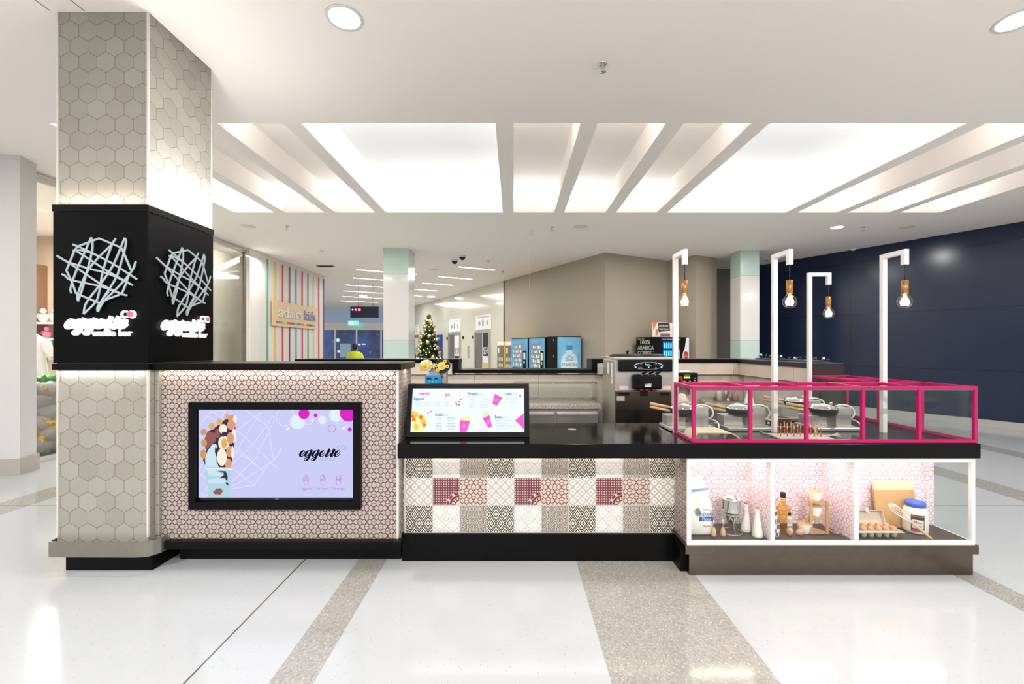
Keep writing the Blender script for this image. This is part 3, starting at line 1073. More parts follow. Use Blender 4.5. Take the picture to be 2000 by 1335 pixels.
choc, brn, wf, wf2, crm, crm2, icew, cupc = scr(70, 52, 74), scr(150, 96, 92), scr(226, 178, 108), scr(222, 158, 122), scr(240, 226, 186), scr(250, 240, 220), scr(206, 230, 242), scr(176, 216, 226)
tan = scr(208, 160, 90)
sc.use(choc).poly([cl(*p) for p in ((215, 610), (230, 380), (330, 320), (450, 225), (560, 200), (580, 330), (560, 640), (520, 820), (380, 840), (210, 820), (170, 740))], 0.0016)
sc.use(brn).poly([cl(*p) for p in ((190, 470), (230, 370), (330, 400), (330, 500), (230, 590), (200, 600))], 0.0018)
for px, py, rx, ry, m in ((470, 190, 28, 34, wf), (378, 255, 38, 42, wf), (283, 312, 42, 44, wf), (180, 383, 38, 40, tan), (185, 520, 38, 48, tan), (178, 660, 42, 58, tan),
                          (274, 455, 48, 52, brn), (352, 400, 34, 60, brn), (530, 215, 44, 50, wf2), (575, 220, 24, 50, crm2), (425, 345, 52, 62, crm2), (528, 295, 54, 60, wf2), (410, 520, 46, 80, crm2), (450, 520, 52, 84, crm2), (438, 525, 36, 66, wf),
                          (560, 430, 30, 90, crm2), (516, 460, 46, 74, wf2), (410, 700, 62, 110, crm2), (430, 700, 46, 64, wf), (432, 695, 34, 46, crm2), (510, 630, 46, 72, wf2), (545, 640, 20, 80, crm2), (490, 780, 44, 64, wf2), (440, 400, 30, 22, choc), (528, 342, 34, 14, choc), (432, 672, 16, 30, choc)):
    blob(px, py, rx, ry, m, 0.0018 + 0.0002 * (len(sc.f) % 6))
sc.use(icew).poly([cl(p[0], p[1]) for p in ((205, 820), (200, 720), (235, 610), (290, 540), (330, 530), (355, 560), (345, 590), (325, 570), (322, 640), (345, 700), (345, 760), (375, 830))], 0.0034)
sc.use(cupc).poly([cl(p[0], p[1]) for p in ((205, 820), (545, 832), (530, 960), (512, 1120), (505, 1205), (240, 1205), (225, 1030), (215, 930))], 0.0036)
for pts, m in ((((215, 850), (330, 860), (440, 900), (400, 940), (250, 930)), icew), (((230, 980), (380, 960), (470, 990), (440, 1030), (240, 1030)), icew), (((330, 870), (460, 875), (485, 940), (480, 1010), (450, 960), (380, 965), (440, 920)), choc),
               (((300, 1140), (340, 1095), (400, 1090), (425, 1130), (390, 1170), (320, 1165)), brn), (((210, 832), (540, 845), (538, 860), (212, 850)), white_), (((470, 1010), (495, 1035), (490, 1060), (460, 1030)), choc)):
    sc.use(m).poly([cl(*p) for p in pts], 0.004)
# shop name
ink, blue_, soft = scr(18, 22, 40), scr(80, 96, 190), scr(160, 180, 232)
lx, ly = sxy(583, 891.5)
script_logo(sc.use(ink), lx, ly, 79.5 / 302 * SW, 0.0012, 0.0, 1.0)
x, y = sxy(653.5, 878)
sc.use(blue_).disc(x, y, 0.0025, 0.0012)
x, y = sxy(660.5, 874); r = 0.0145
sc.stroke([(x + r * math.cos(math.radians(a)), y + r * math.sin(math.radians(a))) for a in range(45, 316, 15)], 0.0026, 0.0012)
x, y = sxy(668.3, 874)
sc.ring(x, y, r, 0.0026, 0.0012)
x, y = sxy(620, 898.7)
sc.use(soft).text('waffle bar', x, y, 0.0285, 0.0012, width=33 / 302 * SW)
# three outline drinks and their names
for i, px in enumerate((347, 549, 737)):
    g = lambda a, b: cq(px + a, b)
    S = lambda pts: sc.use(viol).stroke([g(*p) for p in pts], 0.0028, 0.0012)
    S([(-32, 945), (-20, 1003), (20, 1003), (28, 945)]); S([(-32, 945), (28, 945)])
    if i == 0:
        for a, b, q in ((-24, 924, 14), (4, 924, 14), (28, 922, 10), (-12, 904, 11), (12, 904, 11), (0, 884, 10)):
            x, y = g(a, b); sc.ring(x, y, q * u, 0.0022, 0.0012, 16)
    elif i == 1:
        S([(-28, 935), (-32, 915), (-14, 895), (0, 872), (12, 885), (8, 895), (20, 900), (12, 912), (34, 920), (30, 935), (-28, 935)]); S([(-6, 915), (14, 905)])
    else:
        S([(-30, 935), (-24, 905), (0, 892), (22, 905), (30, 935), (-30, 935)]); S([(-34, 925), (34, 925)]); S([(26, 905), (32, 888), (44, 882)])
for t, px, w in (('eggette', 352, 118), ('/', 442, 8), ('ice cream', 546, 142), ('/', 646, 8), ('beverage', 740, 138)):
    x, y = cq(px, 1058)
    sc.use(viol).text(t, x, y, 0.0255, 0.0012, 'c', width=w * u)
sc.build('lit_picture', None, tv)
MB().box(ox0, 3.1268, oz0, ox1, 3.1295, oz1).build('screen_glass_border', pmat('screen_black', C(14, 15, 20), 0.15), tv)
lb = MB().at(frame((-1.70, 3.1265, 0.480), (1, 0, 0), (0, 0, 1))).use(M['steel']).text('SONY', 0, 0, 0.011, 0, 'c')
lb.build('maker_mark', None, tv)
area('screen_spill_lamp', (-1.70, 3.09, 0.80), 1.0, 0.5, 0.8, (0.85, 0.86, 1.0), (0, -1, 0))

# ---------------------------------------------------------------- low serving counter with patchwork tiles
lo = thing('serving_counter', 'low counter front of patchwork patterned tiles over a black plinth', 'counter', (0.2, 3.3, 0))
MB().box(-0.826, 3.24, 0.196, 1.20, 3.36, 0.812).build('tile_panel', M['patch'], lo)
MB().box(-0.822, 3.24, 0.81, 1.2, 3.36, 0.813).box(-0.82, 3.205, 0, 1.2, 3.40, 0.196).build('plinth', M['black'], lo)
MB().box(-0.813, 3.231, 0.196, -0.803, 3.241, 0.812).box(-0.806, 3.232, 0.191, 1.2, 3.241, 0.197).build('edge_trim', M['trimmetal'], lo)
area('tile_wash_lamp', (0.2, 3.205, 0.808), 1.95, 0.014, 1.8, WARM, (0, 0.30, -1))

wt_ = thing('worktop', 'long black worktop over the patchwork tiles and the lit showcases', 'worktop', (1.2, 3.4, 0.815))
MB().box(-0.793, 2.97, 0.815, 3.19, 3.79, 0.915, 0.003).build('slab', M['blackgloss'], wt_)
MB().box(2.62, 3.79, 0.815, 3.19, 4.15, 0.915, 0.003).build('return_slab', M['blackgloss'], wt_)
MB().lathe([(0.026, 0), (0.034, 0.0015), (0.034, 0.003), (0.026, 0.004), (0.022, 0.002), (0.0, 0.0015)], (0.468, 3.49, 0.9145)).build('cable_grommet', M['steel'], wt_)

# ---------------------------------------------------------------- menu light box
mbx = thing('menu_lightbox', 'slanted black light box with the printed drinks menu on the worktop', 'menu board', (-0.34, 3.3, 0.915))
y0, y1, z0, z1 = 3.19, 3.285, 0.9155, 1.294
X0, X1 = -0.792, 0.116
cs = MB()
cs.add([(X0, y0, z0), (X1, y0, z0), (X1, 3.46, z0), (X0, 3.46, z0), (X0, y1, z1), (X1, y1, z1), (X1, 3.40, z1), (X0, 3.40, z1)],
       [(3, 2, 1, 0), (4, 5, 6, 7), (0, 1, 5, 4), (1, 2, 6, 5), (2, 3, 7, 6), (3, 0, 4, 7)])
cs.build('case', M['black'], mbx)
sl = Vector((0, y1 - y0, z1 - z0))
L_ = sl.length
W_ = X1 - X0
Mm = frame((X0, y0, z0), (1, 0, 0), sl)
Mm = Mm @ Matrix.Translation((0, 0, 0.001))
mp = MB().at(Mm)
pw = emat('menu_white', (0.86, 0.93, 1.0, 1), 0.77)
hb, lb2, mg = emat('menu_blue', C(10, 120, 170), 1.0), emat('menu_light_blue', C(110, 170, 205), 1.0), emat('menu_magenta', C(232, 60, 176), 1.0)
palep = emat('menu_pale_pink', C(246, 200, 226), 1.0)
ey0, ey1 = 0.088 * L_, 0.915 * L_
ex0, ex1 = 0.038 * W_, 0.960 * W_
fr2 = MB().at(Mm)
for a in ((0, 0, W_, ey0), (0, ey1, W_, L_), (0, ey0, ex0, ey1), (ex1, ey0, W_, ey1)):
    fr2.rect(a[0], a[1], a[2], a[3], 0.0, 0.008)
fr2.build('frame', M['black'], mbx)
mp.use(emat('menu_edge', C(196, 204, 216), 1.0)).rect(ex0, ey0, ex1, ey1, 0.001)
mp.use(pw).rect(ex0 + 0.008, ey0 + 0.006, ex1 - 0.006, ey1 - 0.006, 0.0016)


def mc(px, py):              # close-up of the menu, 7.143 px per photo pixel, frame corners (85..1813, 805..70)
    v = (805 - py) / 735.0
    left = 80 + 50 * v
    return ((px - left) / (1813 - left) * W_, v * L_)


def mt(t, px, py, h, m, w=None):
    x, y = mc(px, py)
    mp.use(m).text(t, x, y, h, 0.0024, width=(w / 1733.0 * W_ if w else None))


for t, px, py, w in (('Eggette', 205, 292, 148), ('Frappe', 965, 222, 132), ('Latte', 1480, 224, 92), ('Shake', 498, 516, 118), ('Extra', 1335, 548, 92)):
    x, y = mc(px, py)
    mp.use(hb).text(t, x, y, 0.027, 0.0024, width=w / 1733.0 * W_, bold=0.0008)
for px, py in ((1112, 222), (1585, 224), (630, 516), (1440, 548)): mt('$5.00', px, py, 0.017, lb2, 66)
rows = [('Coconut', 'Pineapple'), ('Taro', 'Lemon'), ('Matcha', 'Passionfruit'), ('Mocha', 'Green Apple'), ('Mango', 'Lychee')]
for i, (a, b) in enumerate(rows):
    mt('- ' + a, 968, 260 + 37 * i, 0.0135, lb2, 92); mt('- ' + b, 1122, 260 + 37 * i, 0.0135, lb2, 120)
    mt('- ' + a, 495, 555 + 37 * i, 0.0155, hb if i > 1 else lb2, 96); mt('- ' + b, 655, 555 + 37 * i, 0.0155, hb, 122)
for i, (a, b) in enumerate((('Original', 'Taro'), ('Chocolate', 'Sesame'))):
    mt('- ' + a, 205, 340 + 38 * i, 0.0135, lb2, 104); mt('$5.00', 362, 340 + 38 * i, 0.0135, lb2, 58)
    mt('- ' + b, 478, 340 + 38 * i, 0.0135, lb2, 84); mt('$6.00', 632, 340 + 38 * i, 0.0135, lb2, 58)
for i, a in enumerate(('Black Tea Latte', 'Green Tea Latte', 'Honey Latte')): mt('- ' + a, 1484, 262 + 37 * i, 0.014, lb2, 168)
for i, a in enumerate(('Pearls     Red Bean', 'Whipped Cream', 'Lychee Jelly   Mango Jelly', 'Brown Sugar Jelly')): mt('- ' + a, 1338, 585 + 38 * i, 0.014, lb2, (230, 175, 285, 200)[i])
x, y = mc(275, 216); script_logo(mp.use(mg), x, y, 0.082, 0.0024, 0, 1.0)
for px, py, t, w in ((470, 275, 'Choc Eggette', 120), (630, 440, 'Banana Eggette', 150), (930, 514, 'Mango Shake', 125), (1285, 446, 'Matcha Frappe', 145), (1490, 462, 'Green Tea Latte', 140), (1085, 716, 'Matcha Frappe', 138)):
    mt(t, px, py, 0.011, palep if py != 716 else mg, w)
gold1, gold2, gold3, cup2 = emat('menu_gold', C(240, 176, 84), 1.0), emat('menu_light_gold', C(250, 216, 150), 1.0), emat('menu_brown', C(206, 118, 56), 1.0), emat('menu_pink_cup', C(238, 84, 190), 1.0)
# waffle balls in the lower left corner
k_ = W_ / 1733.0
pts = [mc(p[0], p[1]) for p in ((165, 725), (165, 445), (250, 450), (330, 490), (385, 560), (395, 620), (360, 680), (330, 722))]
mp.use(gold2).poly(pts, 0.0024)
random.seed(11)
for (px, py, r, m) in ((185, 475, 30, gold1), (230, 500, 34, gold1), (190, 520, 30, gold3), (290, 540, 40, gold1), (250, 565, 36, gold2), (330, 595, 36, gold1), (200, 570, 30, gold3), (300, 535, 26, gold3), (190, 620, 34, gold2), (275, 620, 38, gold2), (225, 670, 40, gold1), (300, 690, 34, gold2), (185, 690, 26, gold2), (345, 640, 26, gold3)):
    x, y = mc(px, py); mp.use(m).disc(x, y, r * k_, 0.0028 + 0.0001 * (len(mp.f) % 7), 0, 18)
for px, py, r in ((398, 478, 11), (438, 457, 12), (410, 508, 6)): x, y = mc(px, py); mp.use(mg).disc(x, y, r * k_, 0.0026)
# pictures of cups and two small photos
cream_, yel, lime = emat('menu_cream', C(250, 232, 200), 1.0), emat('menu_yellow', C(250, 224, 130), 1.0), emat('menu_lime', C(190, 226, 170), 1.0)
for quad, top, tm in ((((848, 572), (985, 590), (935, 735), (843, 735)), (915, 565, 70, 30), yel), (((1160, 548), (1258, 505), (1292, 660), (1240, 680)), (1205, 500, 48, 44), lime),
                      (((1335, 205), (1443, 262), (1358, 378), (1300, 345)), (1400, 200, 44, 34), cream_)):
    x, y = mc(top[0], top[1]); mp.use(tm).disc(x, y, top[2] * k_, 0.0023, 0, 24, top[3] * k_)
    mp.use(cup2).poly([mc(*p) for p in quad], 0.0026)
    ax = sum(p[0] for p in quad) / 4; ay = sum(p[1] for p in quad) / 4
    x, y = mc(ax, ay); mp.use(palep).ring(x, y, 26 * k_, 0.0012, 0.003, 20); mp.ring(x, y, 15 * k_, 0.0012, 0.003, 16)
mp.use(cup2).poly([mc(*p) for p in ((1612, 576), (1690, 520), (1735, 475), (1738, 705), (1700, 660))], 0.0026)
mp.use(mg).poly([mc(*p) for p in ((1676, 215), (1700, 228), (1712, 215), (1700, 245), (1678, 245))], 0.0026)
for (a, b, c3, d3), base, dots in (((618, 288, 730, 178), C(246, 226, 240), C(206, 60, 130)), ((762, 384, 884, 268), C(244, 232, 214), C(60, 40, 60))):
    p0, p1 = mc(a, b), mc(c3, d3)
    mp.use(emat('menu_photo', base, 1.0)).rect(p0[0], p0[1], p1[0], p1[1], 0.0024)
    md = emat('menu_photo_detail', dots, 1.0)
    for i in range(7):
        x = p0[0] + (p1[0] - p0[0]) * random.uniform(0.2, 0.8); y = p0[1] + (p1[1] - p0[1]) * random.uniform(0.15, 0.85)
        mp.use(md).disc(x, y, 0.0055, 0.0027, 0, 12, 0.004)
for px in (470, 940, 1480, 1318):
    pa, pb = mc(px, 715 if px in (470, 1318) else 420), mc(px, 500 if px in (470, 1318) else 190)
    mp.use(palep).stroke([pa, pb], 0.0012, 0.0022)
mp.build('menu_panel', None, mbx)

# ---------------------------------------------------------------- lit showcases under the worktop
sh = thing('showcase_counter', 'white framed lit showcase with three glazed bays under the worktop', 'display counter', (2.18, 3.1, 0))
MB().box(1.215, 3.01, 0, 3.178, 3.36, 0.156).build('plinth', M['darksteel'], sh)
MB().box(1.178, 2.982, 0.154, 3.19, 3.36, 0.2165, 0.002).build('ledge', M['darksteel'], sh)
MB().box(1.17, 3.06, 0, 1.214, 3.36, 0.154).build('end_plinth', M['black'], sh)
fm = MB()
FX = [(1.193, 1.221), (1.768, 1.796), (2.342, 2.373), (3.148, 3.172)]
fm.box(1.193, 2.99, 0.786, 3.172, 3.012, 0.811).box(1.193, 2.99, 0.2165, 3.172, 3.012, 0.242)
for a, b in FX: fm.box(a, 2.99, 0.242, b, 3.012, 0.786)
fm.box(3.16, 3.012, 0.2165, 3.172, 3.29, 0.236).box(3.16, 3.012, 0.79, 3.172, 3.29, 0.811)
fm.build('white_frame', M['whitemetal'], sh)
for i in range(3):
    MB().box(FX[i][1] - 0.002, 3.003, 0.24, FX[i + 1][0] + 0.002, 3.008, 0.788).build('front_pane', M['glass'], sh)
MB().box(3.163, 3.012, 0.236, 3.168, 3.28, 0.79).build('side_pane', M['glass'], sh)
MB().box(1.225, 3.30, 0.217, 3.13, 3.32, 0.808).box(3.12, 3.285, 0.217, 3.172, 3.32, 0.808).build('back_panel', M['linkspink'], sh)
MB().box(1.772, 3.013, 0.236, 1.792, 3.30, 0.808).build('divider_panel', M['linkspink'], sh)
MB().box(2.346, 3.013, 0.236, 2.368, 3.30, 0.808).build('divider_panel', M['linkspink'], sh)
MB().box(1.20, 3.013, 0.2165, 1.225, 3.36, 0.812).build('end_panel', M['links'], sh)
MB().box(1.225, 3.012, 0.217, 3.16, 3.30, 0.236).build('showcase_floor', speckle('dark_wood_floor', C(60, 52, 48), C(84, 74, 68), 20, 0.45), sh)
MB().box(1.225, 3.012, 0.798, 3.16, 3.30, 0.811).build('showcase_ceiling', M['white'], sh)
for x0, x1 in ((1.26, 1.74), (1.83, 2.31), (2.42, 3.1)):
    MB().box(x0, 3.2, 0.79, x1, 3.225, 0.798).build('led_strip', LED, sh)
    area('showcase_lamp', ((x0 + x1) / 2, 3.15, 0.786), x1 - x0, 0.06, 1.3 * (x1 - x0) / 0.5, WARM)
MB().box(2.64, 3.36, 0, 3.165, 4.13, 0.814).build('return_base', M['black'], sh)
MB().box(1.25, 3.36, 0, 2.64, 3.40, 0.814).build('rear_panel', M['black'], sh)
MB().box(-0.8, 3.40, 0, 1.19, 3.44, 0.814).build('rear_panel', M['black'], lo)

# ---------------------------------------------------------------- pink framed glass case on the worktop
gc = thing('glass_display_case', 'pink framed glass sneeze guard case standing on the worktop', 'display case', (2.2, 3.17, 0.915))
zt, zb, r = 1.305, 0.917, 0.011
bx = [1.243, 1.631, 2.018, 2.406, 2.794, 3.179]         # bays along the front
fy, by_ = 3.0, 3.335
sy = [3.0, 3.39, 3.785, 4.15]                            # bays along the right side
g = MB()


def bar(x0, y0, z0, x1, y1, z1):
    if z0 != z1:                                         # upright
        q = r - 0.0003; g.box(x0 - q, y0 - q, min(z0, z1), x0 + q, y0 + q, max(z0, z1))
    elif y0 != y1:                                       # running back
        q = r - 0.0006; g.box(x0 - q, min(y0, y1) - q, z0 - q, x0 + q, max(y0, y1) + q, z0 + q)
    else: g.box(min(x0, x1) - r, y0 - r, z0 - r, max(x0, x1) + r, y0 + r, z0 + r)



for z in (zt - r, zb + r):
    bar(bx[0], fy, z, bx[5], fy, z); bar(bx[0], fy, z, bx[0], by_, z)
    bar(bx[5], fy, z, bx[5], sy[3], z); bar(bx[4] + 0.04, sy[3], z, bx[5], sy[3], z)
    if z > 1:
        bar(bx[0], by_, z, bx[4] + 0.04, by_, z); bar(bx[4] + 0.04, by_, z, bx[4] + 0.04, sy[3], z)
        for x in bx[1:5]: bar(x, fy, z, x, by_, z)
        for y in sy[1:3]: bar(bx[4] + 0.04, y, z, bx[5], y, z)
for x in bx: bar(x, fy, zb, x, fy, zt - r)
for y in sy[1:]: bar(bx[5], y, zb, bx[5], y, zt - r)
bar(bx[0], by_, zb, bx[0], by_, zt - r); bar(bx[4] + 0.04, sy[3], zb, bx[4] + 0.04, sy[3], zt - r)
g.build('pink_frame', M['pink'], gc)
for i in range(5): MB().box(bx[i] + r, fy - 0.003, zb + 2 * r, bx[i + 1] - r, fy + 0.003, zt - 2 * r).build('front_pane', M['glass'], gc)
MB().box(bx[0] - 0.003, fy + r, zb + 2 * r, bx[0] + 0.003, by_ - r, zt - 2 * r).build('side_pane', M['glass'], gc)
for i in range(3): MB().box(bx[5] - 0.003, sy[i] + r, zb + 2 * r, bx[5] + 0.003, sy[i + 1] - r, zt - 2 * r).build('side_pane', M['glass'], gc)
MB().box(bx[4] + 0.05, sy[3] - 0.003, zb + 2 * r, bx[5] - r, sy[3] + 0.003, zt - 2 * r).build('end_pane', M['glass'], gc)
MB().box(bx[0] + r, fy + r, zt - 0.016, bx[5] - r, by_ - r, zt - 0.010).build('top_pane', M['glass'], gc)
MB().box(bx[4] + 0.05, by_ + r, zt - 0.016, bx[5] - r, sy[3] - r, zt - 0.010).build('top_pane', M['glass'], gc)
tr = MB().use(M['glassedge'])
for i in range(5): tr.box(bx[i] + r, fy - 0.004, zt - 2 * r - 0.006, bx[i + 1] - r, fy + 0.004, zt - 2 * r)
tr.build('glass_edges', None, gc)

# ---------------------------------------------------------------- gooseneck lamp posts with filament bulbs
bulbglass = glass_mat('bulb_glass', (1.0, 0.93, 0.84, 1), 0.08)
filament = emat('filament_glow', (1.0, 0.8, 0.56, 1), 22)


def lamp(x, y, dx, dy, label, ztop=2.29):
    t = thing('lamp_post', label, 'lamp', (x, y, 0.915), 'white lamp posts with globe bulbs')
    h = 0.0165
    ex, ey = x + dx, y + dy
    p = MB()
    p.box(x - h, y - h, 0.915, x + h, y + h, ztop)
    if dx > abs(dy): p.box(x + h, y - h, ztop - 2 * h, ex - h, y + h, ztop)
    else:
        ex = x
        p.box(x - h, ey + h, ztop - 2 * h, x + h, y - h, ztop)
    p.box(ex - h, ey - h, ztop - 0.112, ex + h, ey + h, ztop)
    p.build('post', M['whitemetal'], t)
    MB().cyl((ex, ey, ztop - 0.112), (ex, ey, ztop - 0.225), 0.0035, n=8).build('cord', M['rubber'], t)
    s = MB().lathe([(0.0, 0.103), (0.012, 0.103), (0.021, 0.1), (0.0215, 0.004), (0.018, 0.0)], (ex, ey, ztop - 0.327), 20)
    s.build('socket', M['brass'], t)
    zc = ztop - 0.385
    b = MB().lathe([(0.0, -0.047), (0.02, -0.043), (0.036, -0.031), (0.0455, -0.012), (0.0475, 0.004), (0.043, 0.022), (0.032, 0.038), (0.019, 0.05), (0.0165, 0.06)], (ex, ey, zc), 24)
    bb_ = b.build('bulb', bulbglass, t)
    f = MB()
    for k in range(8):
        a = k * math.pi / 4
        f.tube([(ex + 0.017 * math.cos(a), ey + 0.017 * math.sin(a), zc - 0.026), (ex + 0.023 * math.cos(a), ey + 0.023 * math.sin(a), zc), (ex + 0.011 * math.cos(a), ey + 0.011 * math.sin(a), zc + 0.03)], 0.0048, 6)
    f.cyl((ex, ey, zc - 0.02), (ex, ey, zc + 0.05), 0.006, 0.004, 8)
    f.build('filament', filament, bb_)
    l = bpy.data.lights.new('bulb_light', 'POINT'); l.energy = 2.2; l.color = (1.0, 0.74, 0.5); l.shadow_soft_size = 0.02
    o = bpy.data.objects.new('bulb_light', l); o.location = (ex, ey, zc); COL.objects.link(o)


lamp(1.255, 3.375, 0.012, -0.185, 'leftmost white lamp post with lit globe bulb, at the left end of the pink case')
lamp(2.024, 3.375, 0.012, -0.185, 'second white lamp post from the left with lit globe bulb, arm pointing to the viewer')
lamp(2.868, 3.375, 0.012, -0.185, 'rightmost white lamp post with lit globe bulb, before the navy wall')
lamp(2.80, 4.12, 0.182, 0.0, 'farthest and lowest looking white lamp post, arm pointing right', 2.275)

# ---------------------------------------------------------------- goods in the showcase
ZS = 0.2365                                              # showcase floor
# flour bag
fb = thing('flour_bag', 'white paper flour bag with blue lettering at the left of the first showcase', 'flour bag', (1.325, 3.14, ZS))
b = MB()
secs = [(0.0, 0.088, 0.05, 0, 0), (0.02, 0.104, 0.062, 0, 0), (0.12, 0.106, 0.064, -.004, 0), (0.22, 0.098, 0.058, -.01, 0), (0.30, 0.086, 0.044, -.02, .0), (0.35, 0.075, 0.03, -.026, .01), (0.385, 0.062, 0.014, -.03, .02), (0.392, 0.052, 0.006, -.03, .02)]
vv, ff = [], []
nn = 20
random.seed(3)
for z, a, c_, dx, dy in secs:
    for k in range(nn):
        an = 2 * math.pi * k / nn
        ca, sa = math.cos(an), math.sin(an)
        q = lambda t: math.copysign(abs(t) ** 0.45, t)
        vv.append((1.327 + dx + a * q(ca) + random.uniform(-.002, .002), 3.145 + dy + c_ * q(sa) + random.uniform(-.002, .002), ZS + z + (0.02 * ca if z > 0.3 else 0)))
for i in range(len(secs) - 1):
    for k in range(nn): ff.append((i * nn + k, i * nn + (k + 1) % nn, (i + 1) * nn + (k + 1) % nn, (i + 1) * nn + k))
b.add(vv, ff, True); b.add(vv[:nn], [list(range(nn))[::-1]]); b.add(vv[-nn:], [list(range(nn))])
b.build('bag', M['paper'], fb)
blue_ink, grey_ink, red_ink = pmat('blue_print', C(40, 82, 166), 0.6), pmat('grey_print', C(130, 130, 138), 0.6), pmat('red_print', C(200, 60, 60), 0.6)
pr = MB().at(frame((1.23, 3.0775, ZS), (1, 0, 0), (0, 0.02, 1)))
pr.use(blue_ink).rect(0.085, 0.108, 0.188, 0.14, 0.001)
pr.use(M['paper']).text('Flour', 0.137, 0.113, 0.03, 0.002, 'c')
pr.use(blue_ink).text('Bakers', 0.135, 0.145, 0.04, 0.001, 'c', sx=0.9, width=0.1)
pr.use(grey_ink).text('Wallaby', 0.14, 0.182, 0.018, 0.001, 'c')
pr.use(grey_ink).disc(0.075, 0.17, 0.02, 0.0005, 0, 20, 0.028)
pr.use(red_ink).text('5kg Net', 0.14, 0.068, 0.019, 0.001, 'c')
pr.build('printing', None, fb)
MB().at(frame((1.215, 3.083, ZS + 0.308), (1, 0, 0.12), (0, 0.28, 1))).rect(0.03, 0, 0.165, 0.016, 0.001).build('top_band', pmat('pale_blue_print', C(140, 160, 214), 0.6), fb)

# sifting funnel on its ring stand
fn = thing('dispensing_funnel', 'steel batter funnel standing in a wire ring stand in the first showcase', 'funnel', (1.575, 3.15, ZS))
MB().lathe([(0.0, 0.012), (0.006, 0.012), (0.012, 0.03), (0.045, 0.125), (0.066, 0.152), (0.069, 0.16), (0.072, 0.245), (0.075, 0.248), (0.07, 0.249), (0.066, 0.16), (0.04, 0.126), (0.004, 0.03)], (1.575, 3.15, ZS), 28).build('funnel_cup', M['chrome'], fn)
s = MB()
s.tube([(1.575 + 0.074 * math.cos(a), 3.15 + 0.068 * math.sin(a), ZS + 0.004) for a in [2 * math.pi * i / 28 for i in range(29)]], 0.003, 6, False)
s.tube([(1.575 + 0.058 * math.cos(a), 3.15 + 0.058 * math.sin(a), ZS + 0.135) for a in [2 * math.pi * i / 28 for i in range(29)]], 0.0025, 6, False)
for a in (0.5, 2.6, 4.7): s.tube([(1.575 + 0.073 * math.cos(a), 3.15 + 0.068 * math.sin(a), ZS + 0.004), (1.575 + 0.035 * math.cos(a), 3.15 + 0.035 * math.sin(a), ZS + 0.06), (1.575 + 0.058 * math.cos(a), 3.15 + 0.058 * math.sin(a), ZS + 0.135)], 0.0025, 6)
s.build('wire_stand', M['steel'], fn)
# two small wooden handled whisks
def small_whisk(x, y, label):
    t = thing('egg_whisk', label, 'whisk', (x, y, ZS), 'small wooden handled whisks standing upright')
    MB().lathe([(0.0, 0.0), (0.013, 0.002), (0.0175, 0.012), (0.0165, 0.035), (0.011, 0.06), (0.008, 0.066), (0.0, 0.067)], (x, y, ZS), 16).build('handle', M['wood'], t)
    MB().lathe([(0.006, 0.064), (0.0055, 0.10), (0.004, 0.12)], (x, y, ZS), 12).build('ferrule', M['steel'], t)
    w = MB()
    for k in range(5):
        a = math.pi * k / 5
        w.tube(cr([(x, y, ZS + 0.115), (x + 0.014 * math.cos(a), y + 0.014 * math.sin(a), ZS + 0.155), (x + 0.01 * math.cos(a), y + 0.01 * math.sin(a), ZS + 0.185), (x, y, ZS + 0.192),
                   (x - 0.01 * math.cos(a), y - 0.01 * math.sin(a), ZS + 0.185), (x - 0.014 * math.cos(a), y - 0.014 * math.sin(a), ZS + 0.155), (x, y, ZS + 0.115)], 3), 0.0009, 4, False)
    w.build('wires', M['chrome'], t)
small_whisk(1.414, 3.075, 'small upright whisk with wooden handle, nearer the flour bag')
small_whisk(1.480, 3.075, 'small upright whisk with wooden handle, in front of the funnel')
# white bottles
def white_bottle(x, y, label):
    t = thing('white_bottle', label, 'bottle', (x, y, ZS), 'white tapering bottles with cork stoppers')
    MB().lathe([(0.0, 0), (0.034, 0.001), (0.0365, 0.008), (0.035, 0.03), (0.018, 0.14), (0.0125, 0.185), (0.0125, 0.197), (0.0, 0.197)], (x, y, ZS), 24).build('body', M['ceramic'], t)
    MB().lathe([(0.0105, 0.196), (0.012, 0.212), (0.0, 0.213)], (x, y, ZS), 14).build('cork_stopper', M['cork'], t)
    MB().ball((x - 0.013, y - 0.012, ZS + 0.165), 0.0055, 10, 6).build('knob', M['ceramic'], t)
white_bottle(1.690, 3.165, 'white cork stoppered bottle standing behind, next to the funnel')
white_bottle(1.722, 3.075, 'white cork stoppered bottle standing in front, nearer the glass')

# second bay: cans, oil, eggs, ramekins, stand, little whisk
canred, canblue, canwhite = pmat('can_red', C(196, 60, 60), 0.35), pmat('can_blue', C(70, 84, 140), 0.35), pmat('can_white', C(228, 224, 222), 0.35)
def can(x, y, z, label):
    t = thing('food_can', label, 'can', (x, y, z), 'patterned cans stacked at the left of the middle showcase')
    b = MB()
    for k in range(24):
        a0, a1 = 2 * math.pi * k / 24, 2 * math.pi * (k + 1) / 24
        for (h0, h1), m in (((0.004, 0.03), (canred, canwhite, canblue)[k % 3]), ((0.03, 0.055), (canwhite, canwhite, canred)[(k // 2) % 3]), ((0.055, 0.086), (canblue, canred, canwhite)[(k // 2) % 3])):
            b.use(m).add([(x + 0.033 * math.cos(a), y + 0.033 * math.sin(a), z + h) for h in (h0, h1) for a in (a0, a1)], [(0, 1, 3, 2)], True)
    b.build('printed_wall', None, t)
    MB().lathe([(0.0, 0.0), (0.033, 0.0), (0.0345, 0.003), (0.033, 0.0055)], (x, y, z), 24).build('bottom_rim', M['steel'], t)
    MB().lathe([(0.033, 0.0845), (0.0345, 0.087), (0.033, 0.09), (0.03, 0.086), (0.0, 0.086)], (x, y, z), 24).build('top_rim', M['steel'], t)
can(1.857, 3.10, ZS, 'patterned red white and blue can on the showcase floor beside the oil bottle')
can(1.848, 3.11, ZS + 0.0905, 'patterned can stacked on top of another can beside the oil bottle')
